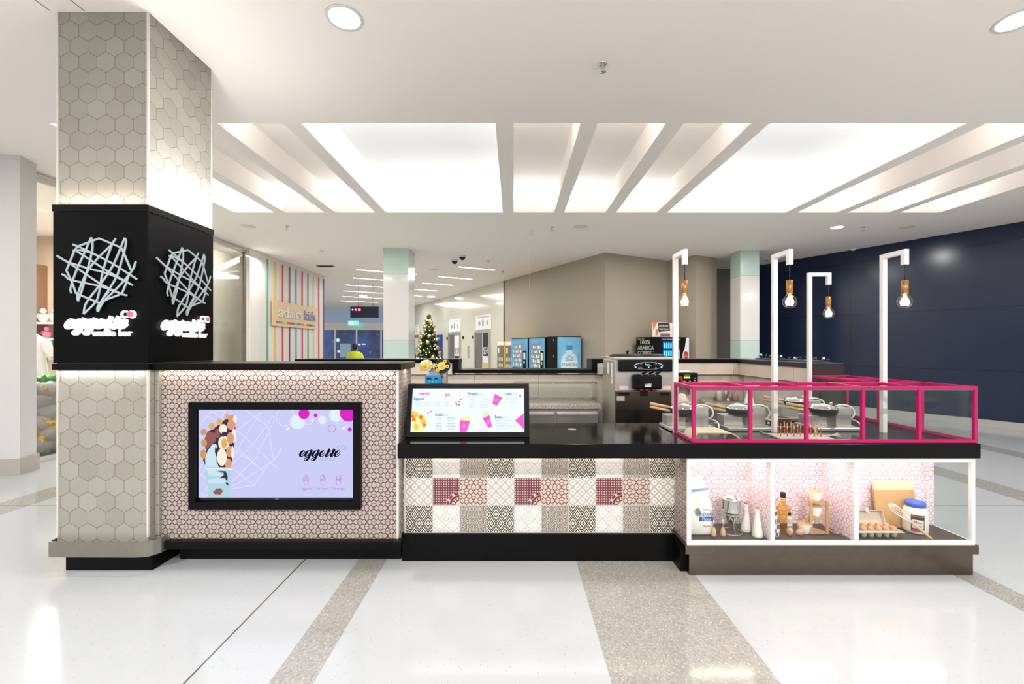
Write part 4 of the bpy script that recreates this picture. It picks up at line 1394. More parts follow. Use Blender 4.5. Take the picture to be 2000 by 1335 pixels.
ol = thing('oil_bottle', 'tall bottle of golden oil with a black cap in the middle showcase', 'bottle', (1.963, 3.17, ZS))
sec = [(0.0, 0.044, 0.03), (0.004, 0.047, 0.033), (0.135, 0.047, 0.033), (0.165, 0.044, 0.031), (0.195, 0.026, 0.022), (0.21, 0.0165, 0.0165), (0.245, 0.015, 0.015)]
vv, ff = [], []
nn = 24
for z, a, c_ in sec:
    e = 0.55 if z < 0.18 else 1.0
    for k in range(nn):
        an = 2 * math.pi * k / nn
        q = lambda t: math.copysign(abs(t) ** e, t)
        vv.append((1.963 + a * q(math.cos(an)), 3.17 + c_ * q(math.sin(an)), ZS + z))
for i in range(len(sec) - 1):
    for k in range(nn): ff.append((i * nn + k, i * nn + (k + 1) % nn, (i + 1) * nn + (k + 1) % nn, (i + 1) * nn + k))
MB().add(vv, ff, True).add(vv[:nn], [list(range(nn))[::-1]]).add(vv[-nn:], [list(range(nn))]).build('bottle_body', glass_mat('golden_oil', (0.94, 0.76, 0.36, 1), 0.05), ol)
MB().lathe([(0.0175, 0.245), (0.0185, 0.25), (0.0185, 0.278), (0.017, 0.281), (0.0, 0.281)], (1.963, 3.17, ZS), 18).build('cap', M['blackmat'], ol)
lbm = MB().at(frame((1.972, 3.1355, ZS + 0.028), (1, 0, 0), (0, 0, 1)))
lbm.use(pmat('cream_label', C(222, 214, 190), 0.6)).rect(0, 0, 0.036, 0.092, 0.001)
lbm.use(pmat('dark_label_ink', C(70, 66, 60), 0.6)).text('RICE', 0.018, 0.06, 0.013, 0.0015, 'c').text('BRAN', 0.018, 0.047, 0.013, 0.0015, 'c').text('OIL', 0.018, 0.034, 0.013, 0.0015, 'c')
lbm.use(pmat('green_label', C(90, 120, 70), 0.6)).rect(0.002, 0.004, 0.034, 0.022, 0.0013)
lbm.use(M['blackmat']).disc(0.016, 0.108, 0.0125, 0.001)
lbm.build('labels', None, ol)


def egg_mesh(c, rad=0.0215, tilt=None):
    b = MB()
    R = Matrix.Translation(c) @ (tilt or Matrix.Identity(4))
    return b.at(R).ball((0, 0, 0), (rad, rad, rad * 1.3), 18, 12, -0.14)


egg_mesh((1.964, 3.095, ZS + 0.0265), 0.0225, Matrix.Rotation(0.25, 4, 'Y')).thing('egg', M['egg'], 'loose brown egg standing nearly upright in front of the oil bottle', 'egg')
egg_mesh((2.036, 3.095, ZS + 0.0225), 0.0225, Matrix.Rotation(1.2, 4, 'Y')).thing('egg', M['egg'], 'loose brown egg lying on its side left of the white pot', 'egg')


def ramekin(x, y, z, label, side=1, up=0.5):
    t = thing('lidded_pot', label, 'pot', (x, y, z), 'small white pots with wooden lids')
    prof = [(0.0, 0.0), (0.032, 0.0), (0.034, 0.003)]
    for k in range(9): prof.append((0.034 + 0.015 * k / 8 + (0.0012 if k % 2 else 0), 0.006 + 0.058 * k / 8))
    prof += [(0.0515, 0.068), (0.048, 0.068), (0.045, 0.06), (0.0, 0.06)]
    MB().lathe(prof, (x, y, z), 28).build('pot', M['ceramic'], t)
    ld = MB().lathe([(0.0, 0.066), (0.044, 0.066), (0.046, 0.069), (0.044, 0.073), (0.02, 0.076), (0.008, 0.078), (0.009, 0.083), (0.0095, 0.088), (0.005, 0.093), (0.0, 0.094)], (x, y, z), 24)
    ld.build('wooden_lid', M['bamboo'], t)
    MB().tube(cr([(x + side * 0.03, y, z + 0.062), (x + side * 0.05, y - 0.002, z + 0.072), (x + side * 0.072, y - 0.004, z + 0.072 + up * 0.04)], 5), [0.004] * 5 + [0.004, 0.0045, 0.006, 0.0065, 0.006, 0.004], 8).build('spoon_handle', M['ceramic'], t)


ramekin(2.098, 3.145, ZS, 'small white pot with wooden lid on the showcase floor beside the bamboo stand', 1, 0.2)
bs = thing('bamboo_stand', 'three tier bamboo stand holding two white pots in the middle showcase', 'stand', (2.185, 3.13, ZS))
for z in (0.004, 0.112, 0.222):
    pts = [(2.185 + 0.056 * math.cos(a), 3.118 + 0.085 * math.sin(a)) for a in [math.pi * i / 18 for i in range(19)]] + [(2.185 + 0.056 * math.cos(a), 3.118 + 0.012 * math.sin(a)) for a in [math.pi + math.pi * i / 8 for i in range(1, 8)]]
    MB().at(Matrix.Translation((0, 0, ZS + z))).poly(pts, 0.0, 0.009).build('shelf', M['bamboo'], bs)
for x, y in ((2.128, 3.112), (2.242, 3.112), (2.185, 3.206)):
    MB().box(x - 0.009, y - 0.006, ZS, x + 0.009, y + 0.006, ZS + 0.24, 0.002).build('upright', M['bamboo'], bs)
ramekin(2.185, 3.155, ZS + 0.2315, 'white pot with wooden lid on the top tier of the bamboo stand', -1, 1.2)
ramekin(2.183, 3.155, ZS + 0.1215, 'white pot with wooden lid on the middle tier of the bamboo stand', 1, 0.1)
mw = thing('mini_whisk', 'tiny whisk with wooden handle lying behind the bamboo stand', 'whisk', (2.29, 3.13, ZS))
MB().tube([(2.262, 3.19, ZS + 0.045), (2.275, 3.165, ZS + 0.03), (2.29, 3.13, ZS + 0.014)], [0.006, 0.008, 0.004], 10).build('handle', M['wood'], mw)
w = MB()
for k in range(6):
    a = math.pi * k / 6
    o1, o2 = 0.014 * math.cos(a), 0.012 * math.sin(a)
    w.tube(cr([(2.29, 3.13, ZS + 0.016), (2.300 + o1, 3.105, ZS + 0.015 + o2), (2.302, 3.08, ZS + 0.015), (2.300 - o1, 3.105, ZS + 0.015 - o2), (2.29, 3.13, ZS + 0.016)], 4), 0.0011, 4, False)
w.build('wires', M['chrome'], mw)

# third bay: cutting board, egg carton, eggs, jar, big whisk
cb = thing('cutting_board', 'two tone bamboo cutting board leaning on the back of the right showcase', 'cutting board', (2.85, 3.26, ZS))
Mc = frame((2.695, 3.236, ZS + 0.002), (1, 0, 0), (0, 0.13, 1))
MB().at(Mc).use(M['bamboo']).poly([(0.0, 0), (0.30, 0), (0.30, 0.27), (0, 0.27)], 0, 0.017).build('board', None, cb)
pts = [(0, 0.27), (0.30, 0.27), (0.30, 0.318)] + [(0.30 - 0.014 + 0.014 * math.cos(a), 0.318 + 0.014 * math.sin(a)) for a in (0.5, 1.0, 1.57)] + [(0.014 + 0.014 * math.cos(a), 0.318 + 0.014 * math.sin(a)) for a in (1.57, 2.1, 2.6, 3.14)]
MB().at(Mc).poly(pts, 0, 0.017).build('pale_end_strip', speckle('pale_bamboo', C(226, 206, 166), C(216, 194, 150), 25, 0.45), cb)
ec = thing('egg_carton', 'open grey pulp egg carton full of brown eggs in the right showcase', 'egg carton', (2.56, 3.1, ZS))
ex0, ex1, ey0, ey1, ez = 2.39, 2.712, 3.045, 3.165, ZS + 0.048
ang = Matrix.Translation((0, 0, 0))
t_ = MB()
for i in range(6):
    for j in range(2):
        cx_, cy2 = ex0 + 0.027 + i * 0.0536, ey0 + 0.03 + j * 0.06
        t_.lathe([(0.0, 0.002), (0.014, 0.002), (0.0165, 0.006), (0.0255, 0.044), (0.027, 0.048), (0.0235, 0.044), (0.012, 0.012), (0.0, 0.01)], (cx_, cy2, ZS), 12)
rimz = ZS + 0.046
t_.box(ex0 - 0.012, ey0 - 0.018, rimz, ex1 + 0.01, ey0 + 0.006, rimz + 0.004).box(ex0 - 0.012, ey1 - 0.006, rimz, ex1 + 0.01, ey1 + 0.012, rimz + 0.004).box(ex0 - 0.012, ey0, rimz, ex0 + 0.004, ey1, rimz + 0.004).box(ex1 - 0.004, ey0, rimz, ex1 + 0.012, ey1, rimz + 0.004)
for i in range(5): t_.lathe([(0.013, 0.03), (0.006, 0.062), (0.003, 0.066), (0.0, 0.066)], (ex0 + 0.0538 + i * 0.0536, (ey0 + ey1) / 2, ZS), 10)
t_.build('egg_tray', M['carton'], ec)
ldm = frame((ex0 - 0.012, ey1 + 0.008, rimz + 0.004), (1, 0, 0), (0, 0.35, 1))
ld = MB().at(ldm)
ld.rect(0, 0, 0.335, 0.095, -0.03, 0.003)
ld.poly([(0, 0), (0.335, 0), (0.335, 0.004), (0, 0.004)], -0.03, 0.034); ld.rect(0, 0.091, 0.335, 0.095, -0.03, 0.034); ld.rect(0, 0, 0.004, 0.095, -0.03, 0.034); ld.rect(0.331, 0, 0.335, 0.095, -0.03, 0.034)
ld.rect(0.21, 0.08, 0.232, 0.112, 0.002, 0.004)
ld.build('lid', M['carton'], ec)
pe = None
for i in range(6):
    for j in range(2):
        c_ = (ex0 + 0.027 + i * 0.0536, ey0 + 0.03 + j * 0.06, ZS + 0.047)
        if pe is None:
            pe = egg_mesh(c_, 0.0225).thing('egg', M['egg'], 'brown egg sitting in the open grey egg carton', 'egg', 'brown eggs in the egg carton')
            base_z = pe.location.z
        else:
            copy_tree(pe, (c_[0], c_[1], base_z), rz=random.uniform(0, 3))
jr = thing('flour_jar', 'wide plastic jar of plain flour with a blue lid in the right showcase', 'jar', (2.912, 3.165, ZS))
jx, jy = 2.922, 3.165
MB().lathe([(0.0, 0), (0.066, 0.0), (0.072, 0.006), (0.073, 0.02), (0.073, 0.145), (0.07, 0.165), (0.056, 0.18), (0.054, 0.188), (0.0, 0.188)], (jx, jy, ZS), 32).build('jar_body', pmat('milky_plastic', C(228, 220, 212), 0.25, coat=0.3), jr)
lidp = []
MB().lathe([(0.058, 0.186), (0.0585, 0.186), (0.0585, 0.212), (0.055, 0.218), (0.0, 0.219)], (jx, jy, ZS), 40).build('screw_lid', pmat('blue_lid', C(52, 92, 204), 0.35), jr)
lj = MB()
navy_l, red_l, white_l = pmat('label_navy', C(50, 44, 66), 0.5), pmat('label_red', C(190, 60, 66), 0.5), pmat('label_white', C(222, 214, 208), 0.5)


def arc(z0, z1, a0, a1, m, rad=0.0738, n=10):
    vv = []
    for i in range(n + 1):
        a = a0 + (a1 - a0) * i / n
        vv += [(jx + rad * math.cos(a), jy + rad * math.sin(a), ZS + z0), (jx + rad * math.cos(a), jy + rad * math.sin(a), ZS + z1)]
    lj.use(m).add(vv, [(2 * i, 2 * i + 2, 2 * i + 3, 2 * i + 1) for i in range(n)], True)


mid_a = -math.pi / 2 - 0.55
arc(0.02, 0.138, mid_a - 0.52, mid_a + 0.52, navy_l)
arc(0.045, 0.105, mid_a - 0.44, mid_a + 0.44, white_l, 0.0741)
arc(0.022, 0.04, mid_a - 0.44, mid_a + 0.44, red_l, 0.0741)
arc(0.124, 0.132, mid_a - 0.48, mid_a + 0.48, red_l, 0.0741)
lj.build('label', None, jr)
ljt = MB().at(frame((jx + 0.0741 * math.cos(mid_a), jy + 0.0741 * math.sin(mid_a), ZS + 0.05), (-math.sin(mid_a), math.cos(mid_a), 0), (0, 0, 1))).use(navy_l)
ljt.text('Plain', 0, 0.03, 0.024, 0.0012, 'c').text('Flour', 0, 0.006, 0.024, 0.0012, 'c')
ljt.build('label_text', None, jr)
bwk = thing('balloon_whisk', 'large wire balloon whisk with wooden handle leaning before the blue lidded jar', 'whisk', (2.89, 3.03, ZS))
a_, b_ = Vector((2.902, 3.022, ZS + 0.009)), Vector((2.672, 3.093, ZS + 0.222))
dd = (b_ - a_).normalized(); LL = (b_ - a_).length
hx = dd.cross(Vector((0, 1, 0))).normalized(); hy = dd.cross(hx)
MB().tube([a_, a_ + dd * 0.02, a_ + dd * 0.10, a_ + dd * 0.158], [0.0075, 0.0085, 0.0095, 0.007], 12).build('handle', M['wood'], bwk)
w = MB()
whw = pmat('white_wire', C(238, 232, 226), 0.3)
for k in range(6):
    an = math.pi * k / 6
    q = hx * math.cos(an) + hy * math.sin(an)
    loop = []
    for i in range(25):
        tt = math.pi * i / 24 * 2
        s_ = (1 - math.cos(tt)) / 2
        loop.append(a_ + dd * (0.15 + (LL - 0.15) * s_) + q * (0.036 * math.sin(tt) * (0.35 + 0.65 * s_)))
    w.tube(loop, 0.0019, 5, False)
w.build('wires', whw, bwk)

# ---------------------------------------------------------------- on the worktop inside the pink case
ps = thing('plywood_stand', 'bent pale plywood stand in the left bay of the pink case', 'stand', (1.43, 3.16, 0.916))
prof = cr([(0.0, 0.001), (0.002, 0.022), (0.022, 0.052), (0.07, 0.058), (0.2, 0.057), (0.265, 0.05), (0.31, 0.024), (0.322, 0.001)], 6)
po = MB().at(frame((1.272, 3.225, 0.915), (1, 0, 0), (0, 0, 1)))
po.stroke([(p.x, p.y) for p in prof], 0.007, -0.02, 0.185)
po.build('bent_sheet', M['ply'], ps)
rk = thing('cone_rack', 'pale wooden tray with two rows of upright copper pegs in the pink case', 'cone rack', (2.085, 3.17, 0.916), None, -0.05)
Rk = WM[rk.name]
MB().at(Rk).box(-0.185, -0.085, 0.0, 0.185, 0.085, 0.014, 0.003).build('tray', speckle('whitewashed_wood', C(214, 196, 180), C(196, 176, 160), 20, 0.5), rk)
for j in range(2):
    for i in range(7):
        x = -0.155 + i * 0.047 + j * 0.022; y = -0.035 + 0.075 * j
        MB().at(Rk).cyl((x, y, 0.013), (x, y, 0.108), 0.0042, n=8).build('peg', M['copper'], rk)
rp = thing('braided_cord', 'frayed end of a braided beige cord lying right of the peg tray', 'cord', (2.33, 3.2, 0.916))
MB().tube(cr([(2.30, 3.33, 0.96), (2.27, 3.26, 0.925), (2.285, 3.2, 0.924), (2.325, 3.19, 0.926)], 6), 0.0075, 8).build('cord', pmat('beige_braid', C(190, 176, 154), 0.8), rp)
tf = MB()
for k in range(14):
    a = random.uniform(-0.7, 0.7); e = random.uniform(-0.1, 0.5)
    tf.tube([(2.322, 3.19, 0.926), (2.355 + 0.01 * math.cos(a), 3.19 + 0.03 * math.sin(a), 0.926 + 0.022 * e), (2.385, 3.19 + 0.05 * math.sin(a), 0.922 + 0.05 * e)], [0.003, 0.0025, 0.001], 5)
tf.build('frayed_end', pmat('beige_fray', C(206, 194, 172), 0.9), rp)
MB().tube(cr([(1.93, 3.42, 0.922), (1.9, 3.3, 0.922), (1.935, 3.16, 0.92), (1.96, 3.06, 0.92)], 6), 0.005, 8).thing('power_cable', pmat('grey_cable', C(160, 156, 150), 0.5), 'grey power cable lying on the worktop between stand and peg tray', 'cable')


# ---------------------------------------------------------------- waffle irons
def make_iron(name_label, loc):
    t = thing('waffle_iron', name_label, 'waffle iron', loc, 'round waffle irons on the worktop')
    x, y, z = loc
    o = lambda a, b, c: (x + a, y + b, z + c)
    MB().box(x - 0.18, y - 0.13, z + 0.004, x + 0.19, y + 0.13, z + 0.028, 0.004).build('base_plate', M['steel'], t)
    MB().box(x - 0.165, y - 0.02, z + 0.028, x - 0.015, y + 0.10, z + 0.11, 0.003).build('rear_housing', M['steelsoft'], t)
    MB().box(x + 0.03, y - 0.06, z + 0.028, x + 0.15, y + 0.06, z + 0.175, 0.003).build('side_housing', M['steelsoft'], t)
    MB().lathe([(0.0, 0.098), (0.05, 0.10), (0.075, 0.115), (0.092, 0.125), (0.1, 0.15), (0.1, 0.158), (0.0, 0.158)], (x - 0.03, y, z), 28).build('lower_pan', M['blackmat'], t)
    MB().lathe([(0.098, 0.16), (0.104, 0.164), (0.1, 0.17), (0.088, 0.186), (0.06, 0.197), (0.03, 0.2), (0.024, 0.203), (0.0, 0.204)], (x - 0.03, y, z), 28).build('lid', M['chrome'], t)
    MB().lathe([(0.0, 0.1), (0.007, 0.1), (0.012, 0.108), (0.009, 0.116), (0.0, 0.118)], (x + 0.02, y - 0.02, z + 0.098), 12).build('vent_knob', M['chrome'], t)
    for s, dz in ((0, 0.0), (1, -0.028)):
        MB().tube([o(-0.115, 0.035 - 0.01 * s, 0.166 + dz), o(-0.13, 0.045 - 0.01 * s, 0.167 + dz), o(-0.255, 0.125, 0.186 + dz)], [0.007, 0.0115, 0.0125], 12).build('handle', M['wood'], t)
        MB().cyl(o(-0.08, 0.015, 0.162 + dz * 0.6), o(-0.12, 0.035, 0.166 + dz), 0.007, n=8).build('handle_bracket', M['blackmat'], t)
    MB().tube(cr([o(0.06, 0.0, 0.178), o(0.12, -0.01, 0.192), o(0.185, -0.02, 0.17), o(0.205, -0.02, 0.12), o(0.18, -0.02, 0.085), o(0.15, -0.02, 0.085)], 6), 0.0075, 8).build('hose', M['whitemetal'], t)
    MB().tube(cr([o(0.15, 0.02, 0.07), o(0.21, 0.0, 0.07), o(0.245, -0.02, 0.045), o(0.23, -0.06, 0.015), o(0.19, -0.1, 0.01)], 6), 0.0065, 8).build('power_cord', M['whitemetal'], t)
    return t


zi = 0.916
ir = make_iron('round waffle iron at the left end, seen through the left pane of the pink case', (1.40, 3.52, zi))
copy_tree(ir, (1.855, 3.52, zi), 'round waffle iron behind the bent plywood stand, second from the left')
copy_tree(ir, (2.535, 3.52, zi), 'round waffle iron behind the copper peg tray, nearest the right')
copy_tree(ir, (2.62, 3.985, zi), 'round waffle iron at the back, beside the small black control box', rz=-0.1)

# ---------------------------------------------------------------- rear partition of the kiosk
pa = thing('rear_partition', 'beige panelled back wall of the kiosk with black capping', 'partition', (0.2, 5.6, 0))
MB().box(-2.74, 5.56, 0, 3.15, 5.84, 1.215).build('lower_panel', M['beige'], pa)
MB().box(-2.74, 5.50, 1.224, -0.775, 5.84, 1.37).box(1.055, 5.50, 1.224, 3.15, 5.84, 1.37).build('upper_band', M['beige'], pa)
cp = MB()
cp.box(-2.76, 5.485, 1.372, -0.69, 5.86, 1.418).box(-0.775, 5.485, 1.242, -0.70, 5.86, 1.372)
cp.box(0.985, 5.485, 1.372, 3.15, 5.86, 1.418).box(0.985, 5.485, 1.242, 1.055, 5.86, 1.372)
cp.box(-0.70, 5.485, 1.242, 0.985, 5.86, 1.288)
cp.build('black_capping', M['black'], pa)
pr_ = thing('side_partition', 'dark capped beige partition running back along the right side of the kiosk', 'partition', (3.0, 4.9, 0))
MB().box(2.90, 4.20, 0, 3.15, 5.48, 1.215).build('lower_panel', M['beige'], pr_)
MB().box(2.845, 4.20, 1.224, 3.15, 5.48, 1.37).build('upper_band', M['beige'], pr_)
MB().box(2.83, 4.165, 1.372, 3.165, 5.48, 1.418).build('black_capping', pmat('dark_brown_laminate', C(38, 30, 28), 0.35), pr_)
MB().box(2.845, 4.165, 0, 3.155, 4.20, 1.372).build('end_panel', pmat('dark_brown_end', C(46, 36, 33), 0.35), pr_)

pl = thing('planter_box', 'low blue edged planter with small white flowers on the side partition', 'planter', (3.06, 4.85, 1.4185))
MB().box(3.0, 4.3, 1.4185, 3.12, 5.4, 1.436).build('box', pmat('navy_planter', C(36, 50, 100), 0.4), pl)
fl = MB().use(pmat('stem_green', C(74, 104, 62), 0.6))
wp = pmat('white_petals', C(238, 236, 226), 0.6)
random.seed(8)
for k in range(16):
    y = 4.32 + 1.06 * k / 15; h = random.uniform(0.01, 0.055); x = 3.06 + random.uniform(-.02, .02)
    fl.use(fl.mats[0]).tube([(x, y, 1.434), (x + random.uniform(-.02, .02), y + random.uniform(-.02, .02), 1.436 + h)], 0.0022, 5)
    for q in range(2): fl.ball((x + random.uniform(-.03, .03), y + random.uniform(-.03, .03), 1.438 + h * 0.6), (0.015, 0.006, 0.005), 7, 5)
    if k % 3 == 0: fl.use(wp).ball((x, y, 1.44 + h), 0.013, 10, 7)
fl.build('flowers', None, pl)

# ---------------------------------------------------------------- prep counter with glass guard
pc = thing('prep_counter', 'refrigerated prep counter with speckled granite top and steel doors behind the menu', 'counter', (0.3, 5.15, 0))
MB().box(-0.5, 4.98, 0, 0.91, 5.44, 0.05).build('plinth', M['blackmat'], pc)
MB().box(-0.55, 4.93, 0.05, 0.955, 5.48, 0.872).build('body', M['steelsoft'], pc)
MB().box(-0.56, 4.88, 0.876, 0.985, 5.3, 0.925, 0.004).box(-0.56, 5.3, 0.876, 0.985, 5.34, 0.955).build('granite_top', M['granite'], pc)
for x0, x1 in ((-0.53, -0.03), (-0.01, 0.46), (0.49, 0.95)):
    d = MB().box(x0, 4.905, 0.12, x1, 4.93, 0.83, 0.003).build('door', M['steel'], pc)
    MB().box(x0 + 0.01, 4.893, 0.80, x1 - 0.01, 4.906, 0.828).build('door_handle', M['steelsoft'], d)
gg = MB().box(0.0, 5.02, 0.927, 0.965, 5.026, 1.15).box(0.0, 5.02, 1.152, 0.965, 5.3, 1.158).box(0.959, 5.03, 0.927, 0.965, 5.3, 1.15).build('glass_guard', glass_mat('green_guard_glass', (0.92, 0.965, 0.945, 1), 0.05), pc)
MB().box(0.0, 5.016, 1.15, 0.967, 5.028, 1.16).box(0.959, 5.02, 1.15, 0.967, 5.3, 1.16).build('guard_edges', M['glassedge'], gg)
for x in (0.06, 0.46, 0.92): MB().cyl((x, 5.02, 1.153), (x, 5.0, 1.153), 0.008, n=8).build('guard_stud', M['steel'], gg)

# ---------------------------------------------------------------- cup sealing machine
cs_ = thing('cup_sealer', 'cup sealing machine with blue control panel and yellow film reels behind the menu', 'sealing machine', (-0.66, 3.62, 0.916))
MB().box(-0.745, 3.60, 0.916, -0.565, 3.76, 1.22, 0.004).build('body', M['steelsoft'], cs_)
MB().box(-0.73, 3.59, 1.22, -0.60, 3.70, 1.34, 0.003).build('control_head', pmat('blue_panel', C(0, 150, 210), 0.35), cs_)
pp_ = MB().at(frame((-0.73, 3.5895, 1.22), (1, 0, 0), (0, 0, 1)))
pp_.use(pmat('dark_display', C(60, 16, 20), 0.3)).rect(0.014, 0.088, 0.052, 0.102, 0.001).rect(0.08, 0.088, 0.106, 0.102, 0.001)
pp_.use(pmat('yellow_buttons', C(240, 220, 90), 0.4))
for a in (0.035, 0.065, 0.095): pp_.disc(a, 0.07, 0.0045, 0.001)
pp_.use(red_ink).rect(0.066, 0.088, 0.069, 0.102, 0.001)
pp_.build('control_panel_marks', None, cs_)
MB().box(-0.60, 3.62, 1.22, -0.56, 3.72, 1.375, 0.003).box(-0.71, 3.66, 1.34, -0.57, 3.70, 1.40).build('reel_bracket', M['steelsoft'], cs_)
yl = pmat('yellow_plastic', C(236, 204, 74), 0.4)
for cx_, cz_, film, fr_, rot in ((-0.727, 1.418, M['white'], 0.05, 0.35), (-0.592, 1.418, pmat('dark_film', C(40, 44, 50), 0.15), 0.062, 0.0)):
    fm_ = MB().cyl((cx_, 3.60, cz_), (cx_, 3.66, cz_), fr_, n=28).build('film_roll', film, cs_)
    rl = MB().at(frame((cx_, 3.592, cz_), (1, 0, 0), (0, 0, 1)))
    rl.disc(0, 0, 0.033, 0, 0.006)
    for k in range(4):
        a = rot + (0.45, 2.75, 3.6, 5.9)[k] if rot else (0.95, 3.05, 3.95, 6.2)[k]
        rl.ring(0.046 * math.cos(a), 0.046 * math.sin(a), 0.0105, 0.008, 0, 18, 0.006)
    rl.build('reel_clamp', yl, cs_)
    MB().at(frame((cx_, 3.586, cz_), (1, 0, 0), (0, 0, 1))).disc(0, 0, 0.011, 0, 0.008, 16).build('reel_nut', M['steel'], fm_)
MB().tube(cr([(-0.62, 3.61, 1.37), (-0.60, 3.605, 1.35), (-0.585, 3.605, 1.32)], 5), 0.006, 6).build('magenta_film_tail', pmat('magenta_film', C(160, 40, 96), 0.4), cs_)

# ---------------------------------------------------------------- soft serve machine
ic = thing('soft_serve_machine', 'tall steel soft serve ice cream machine with three black handles', 'ice cream machine', (1.36, 4.8, 0))
ix0, ix1, iy = 1.053, 1.662, 4.52
MB().box(ix0, iy, 0.06, ix1, 5.12, 1.435, 0.006).build('body', M['steelsoft'], ic)
MB().box(ix0 + 0.02, iy - 0.045, 1.435, ix1 + 0.01, 5.12, 1.469, 0.012).build('top_rim', M['steel'], ic)
MB().box(ix0 + 0.03, iy - 0.055, 1.322, ix1 + 0.005, iy + 0.02, 1.433, 0.012).build('control_fascia', M['blackmat'], ic)
MB().box(ix0 - 0.004, iy - 0.05, 0.30, ix1 - 0.04, iy + 0.0, 1.125, 0.01).build('lower_door', M['darksteel'], ic)
hd = MB().box(1.225, iy - 0.09, 1.14, 1.515, iy, 1.29, 0.02).build('dispense_head', M['blackmat'], ic)
cr_ = MB().at(frame((1.335, iy - 0.0905, 1.165), (1, 0, 0), (0, 0, 1))).use(pmat('silver_print', C(206, 206, 206), 0.4))
cr_.poly([(0, 0), (0.066, 0), (0.068, 0.04), (0.055, 0.022), (0.047, 0.044), (0.034, 0.022), (0.021, 0.044), (0.013, 0.022), (0, 0.04)], 0.0006)
cr_.build('crown_emblem', None, hd)
for xx in (1.315, 1.385, 1.452):
    h_ = MB().cyl((xx, iy - 0.07, 1.23), (xx, iy - 0.07, 1.30), 0.012, n=10).build('draw_valve', M['chrome'], ic)
    MB().tube([(xx, iy - 0.065, 1.292), (xx + 0.006, iy - 0.09, 1.306), (xx + 0.03, iy - 0.135, 1.322)], [0.012, 0.011, 0.008], 8).build('handle', M['blackmat'], h_)
for xx in (1.31, 1.37, 1.44): MB().lathe([(0.0, 0), (0.022, 0), (0.024, 0.014), (0, 0.014)], (xx, iy - 0.05, 1.127), 14).build('nozzle', pmat('red_nozzle', C(170, 30, 30), 0.4), hd)
dp = MB().at(frame((1.24, iy - 0.056, 1.34), (1, 0, 0), (0, 0, 1)))
silver = pmat('silver_line', C(200, 204, 208), 0.3, 0.6)
arcp = [(0.0 + 0.145 - 0.145 * math.cos(a), 0.04 + 0.036 * math.sin(a)) for a in [math.pi * i / 24 for i in range(25)]]
dp.use(silver).stroke(arcp, [0.008 * abs(math.cos(math.pi * i / 24)) + 0.002 for i in range(25)], 0.001)
dp.stroke([(p[0], 0.08 - p[1]) for p in arcp], 0.002, 0.001)
dp.use(emat('blue_led', (0.1, 0.3, 1.0, 1), 2.5)).disc(0.012, 0.026, 0.009, 0.0012, 0, 14).disc(0.278, 0.026, 0.009, 0.0012, 0, 14)
dp.use(M['blackgloss']).rect(0.095, 0.012, 0.195, 0.07, 0.0012)
dp.use(emat('cyan_display', (0.1, 0.75, 1.0, 1), 1.6)).text('Flavor', 0.108, 0.05, 0.02, 0.0016)
dp.use(emat('white_display', (0.7, 0.75, 0.8, 1), 0.7)).rect(0.115, 0.036, 0.18, 0.042, 0.0016)
dp.use(emat('green_display', (0.6, 0.9, 0.1, 1), 1.2)).rect(0.14, 0.018, 0.152, 0.03, 0.0016)
dp.use(silver)
for a, b in ((0.07, 0.066), (0.07, 0.014), (0.22, 0.066), (0.22, 0.014), (0.045, 0.012), (0.055, 0.02)): dp.ring(a, b, 0.009, 0.002, 0.0012, 16)
dp.build('display', None, ic)
hp = MB()
hp.lathe([(0.0, 0.0), (0.16, 0.0), (0.155, 0.014), (0.13, 0.026), (0.0, 0.03)], (1.22, 4.8, 1.469), 28, True, 1.0, 1.1)
hp.lathe([(0.0, 0.0), (0.16, 0.0), (0.155, 0.014), (0.13, 0.026), (0.0, 0.03)], (1.52, 4.8, 1.469), 28, True, 0.85, 1.1)
hp.lathe([(0.012, 0.02), (0.012, 0.05), (0.024, 0.055), (0.024, 0.064), (0, 0.066)], (1.24, 4.74, 1.469), 14).lathe([(0.012, 0.02), (0.012, 0.045), (0.02, 0.05), (0, 0.056)], (1.52, 4.74, 1.469), 14)
hp.build('hopper_lids', M['rubber'], ic)
spink, sgrey = pmat('sticker_pink', C(240, 206, 204), 0.5), pmat('sticker_grey', C(176, 168, 164), 0.5)
for m_, q in ((spink, (1.10, iy - 0.003, 1.13, 1.19, iy + 0.001, 1.168)), (spink, (1.545, iy - 0.003, 1.13, 1.635, iy + 0.001, 1.168)), (sgrey, (1.06, iy - 0.054, 1.02, 1.14, iy - 0.049, 1.07)),
              (M['blackmat'], (1.08, iy - 0.054, 1.075, 1.19, iy - 0.049, 1.105)), (M['blackmat'], (1.50, iy - 0.054, 1.075, 1.60, iy - 0.049, 1.105)), (M['blackmat'], (1.30, iy - 0.054, 1.07, 1.38, iy - 0.049, 1.12)),
              (M['paper'], (ix0 - 0.003, 4.62, 1.25, ix0 + 0.001, 4.68, 1.40)), (M['paper'], (ix0 - 0.003, 4.78, 1.28, ix0 + 0.001, 4.88, 1.40)), (M['paper'], (ix0 - 0.003, 4.62, 1.18, ix0 + 0.001, 4.68, 1.235))):
    MB().box(*q).build('sticker', m_, ic)
for xx in (1.09, 1.62):
    for yy in (4.57, 5.07): MB().cyl((xx, yy, 0), (xx, yy, 0.062), 0.03, n=12).build('caster', M['rubber'], ic)

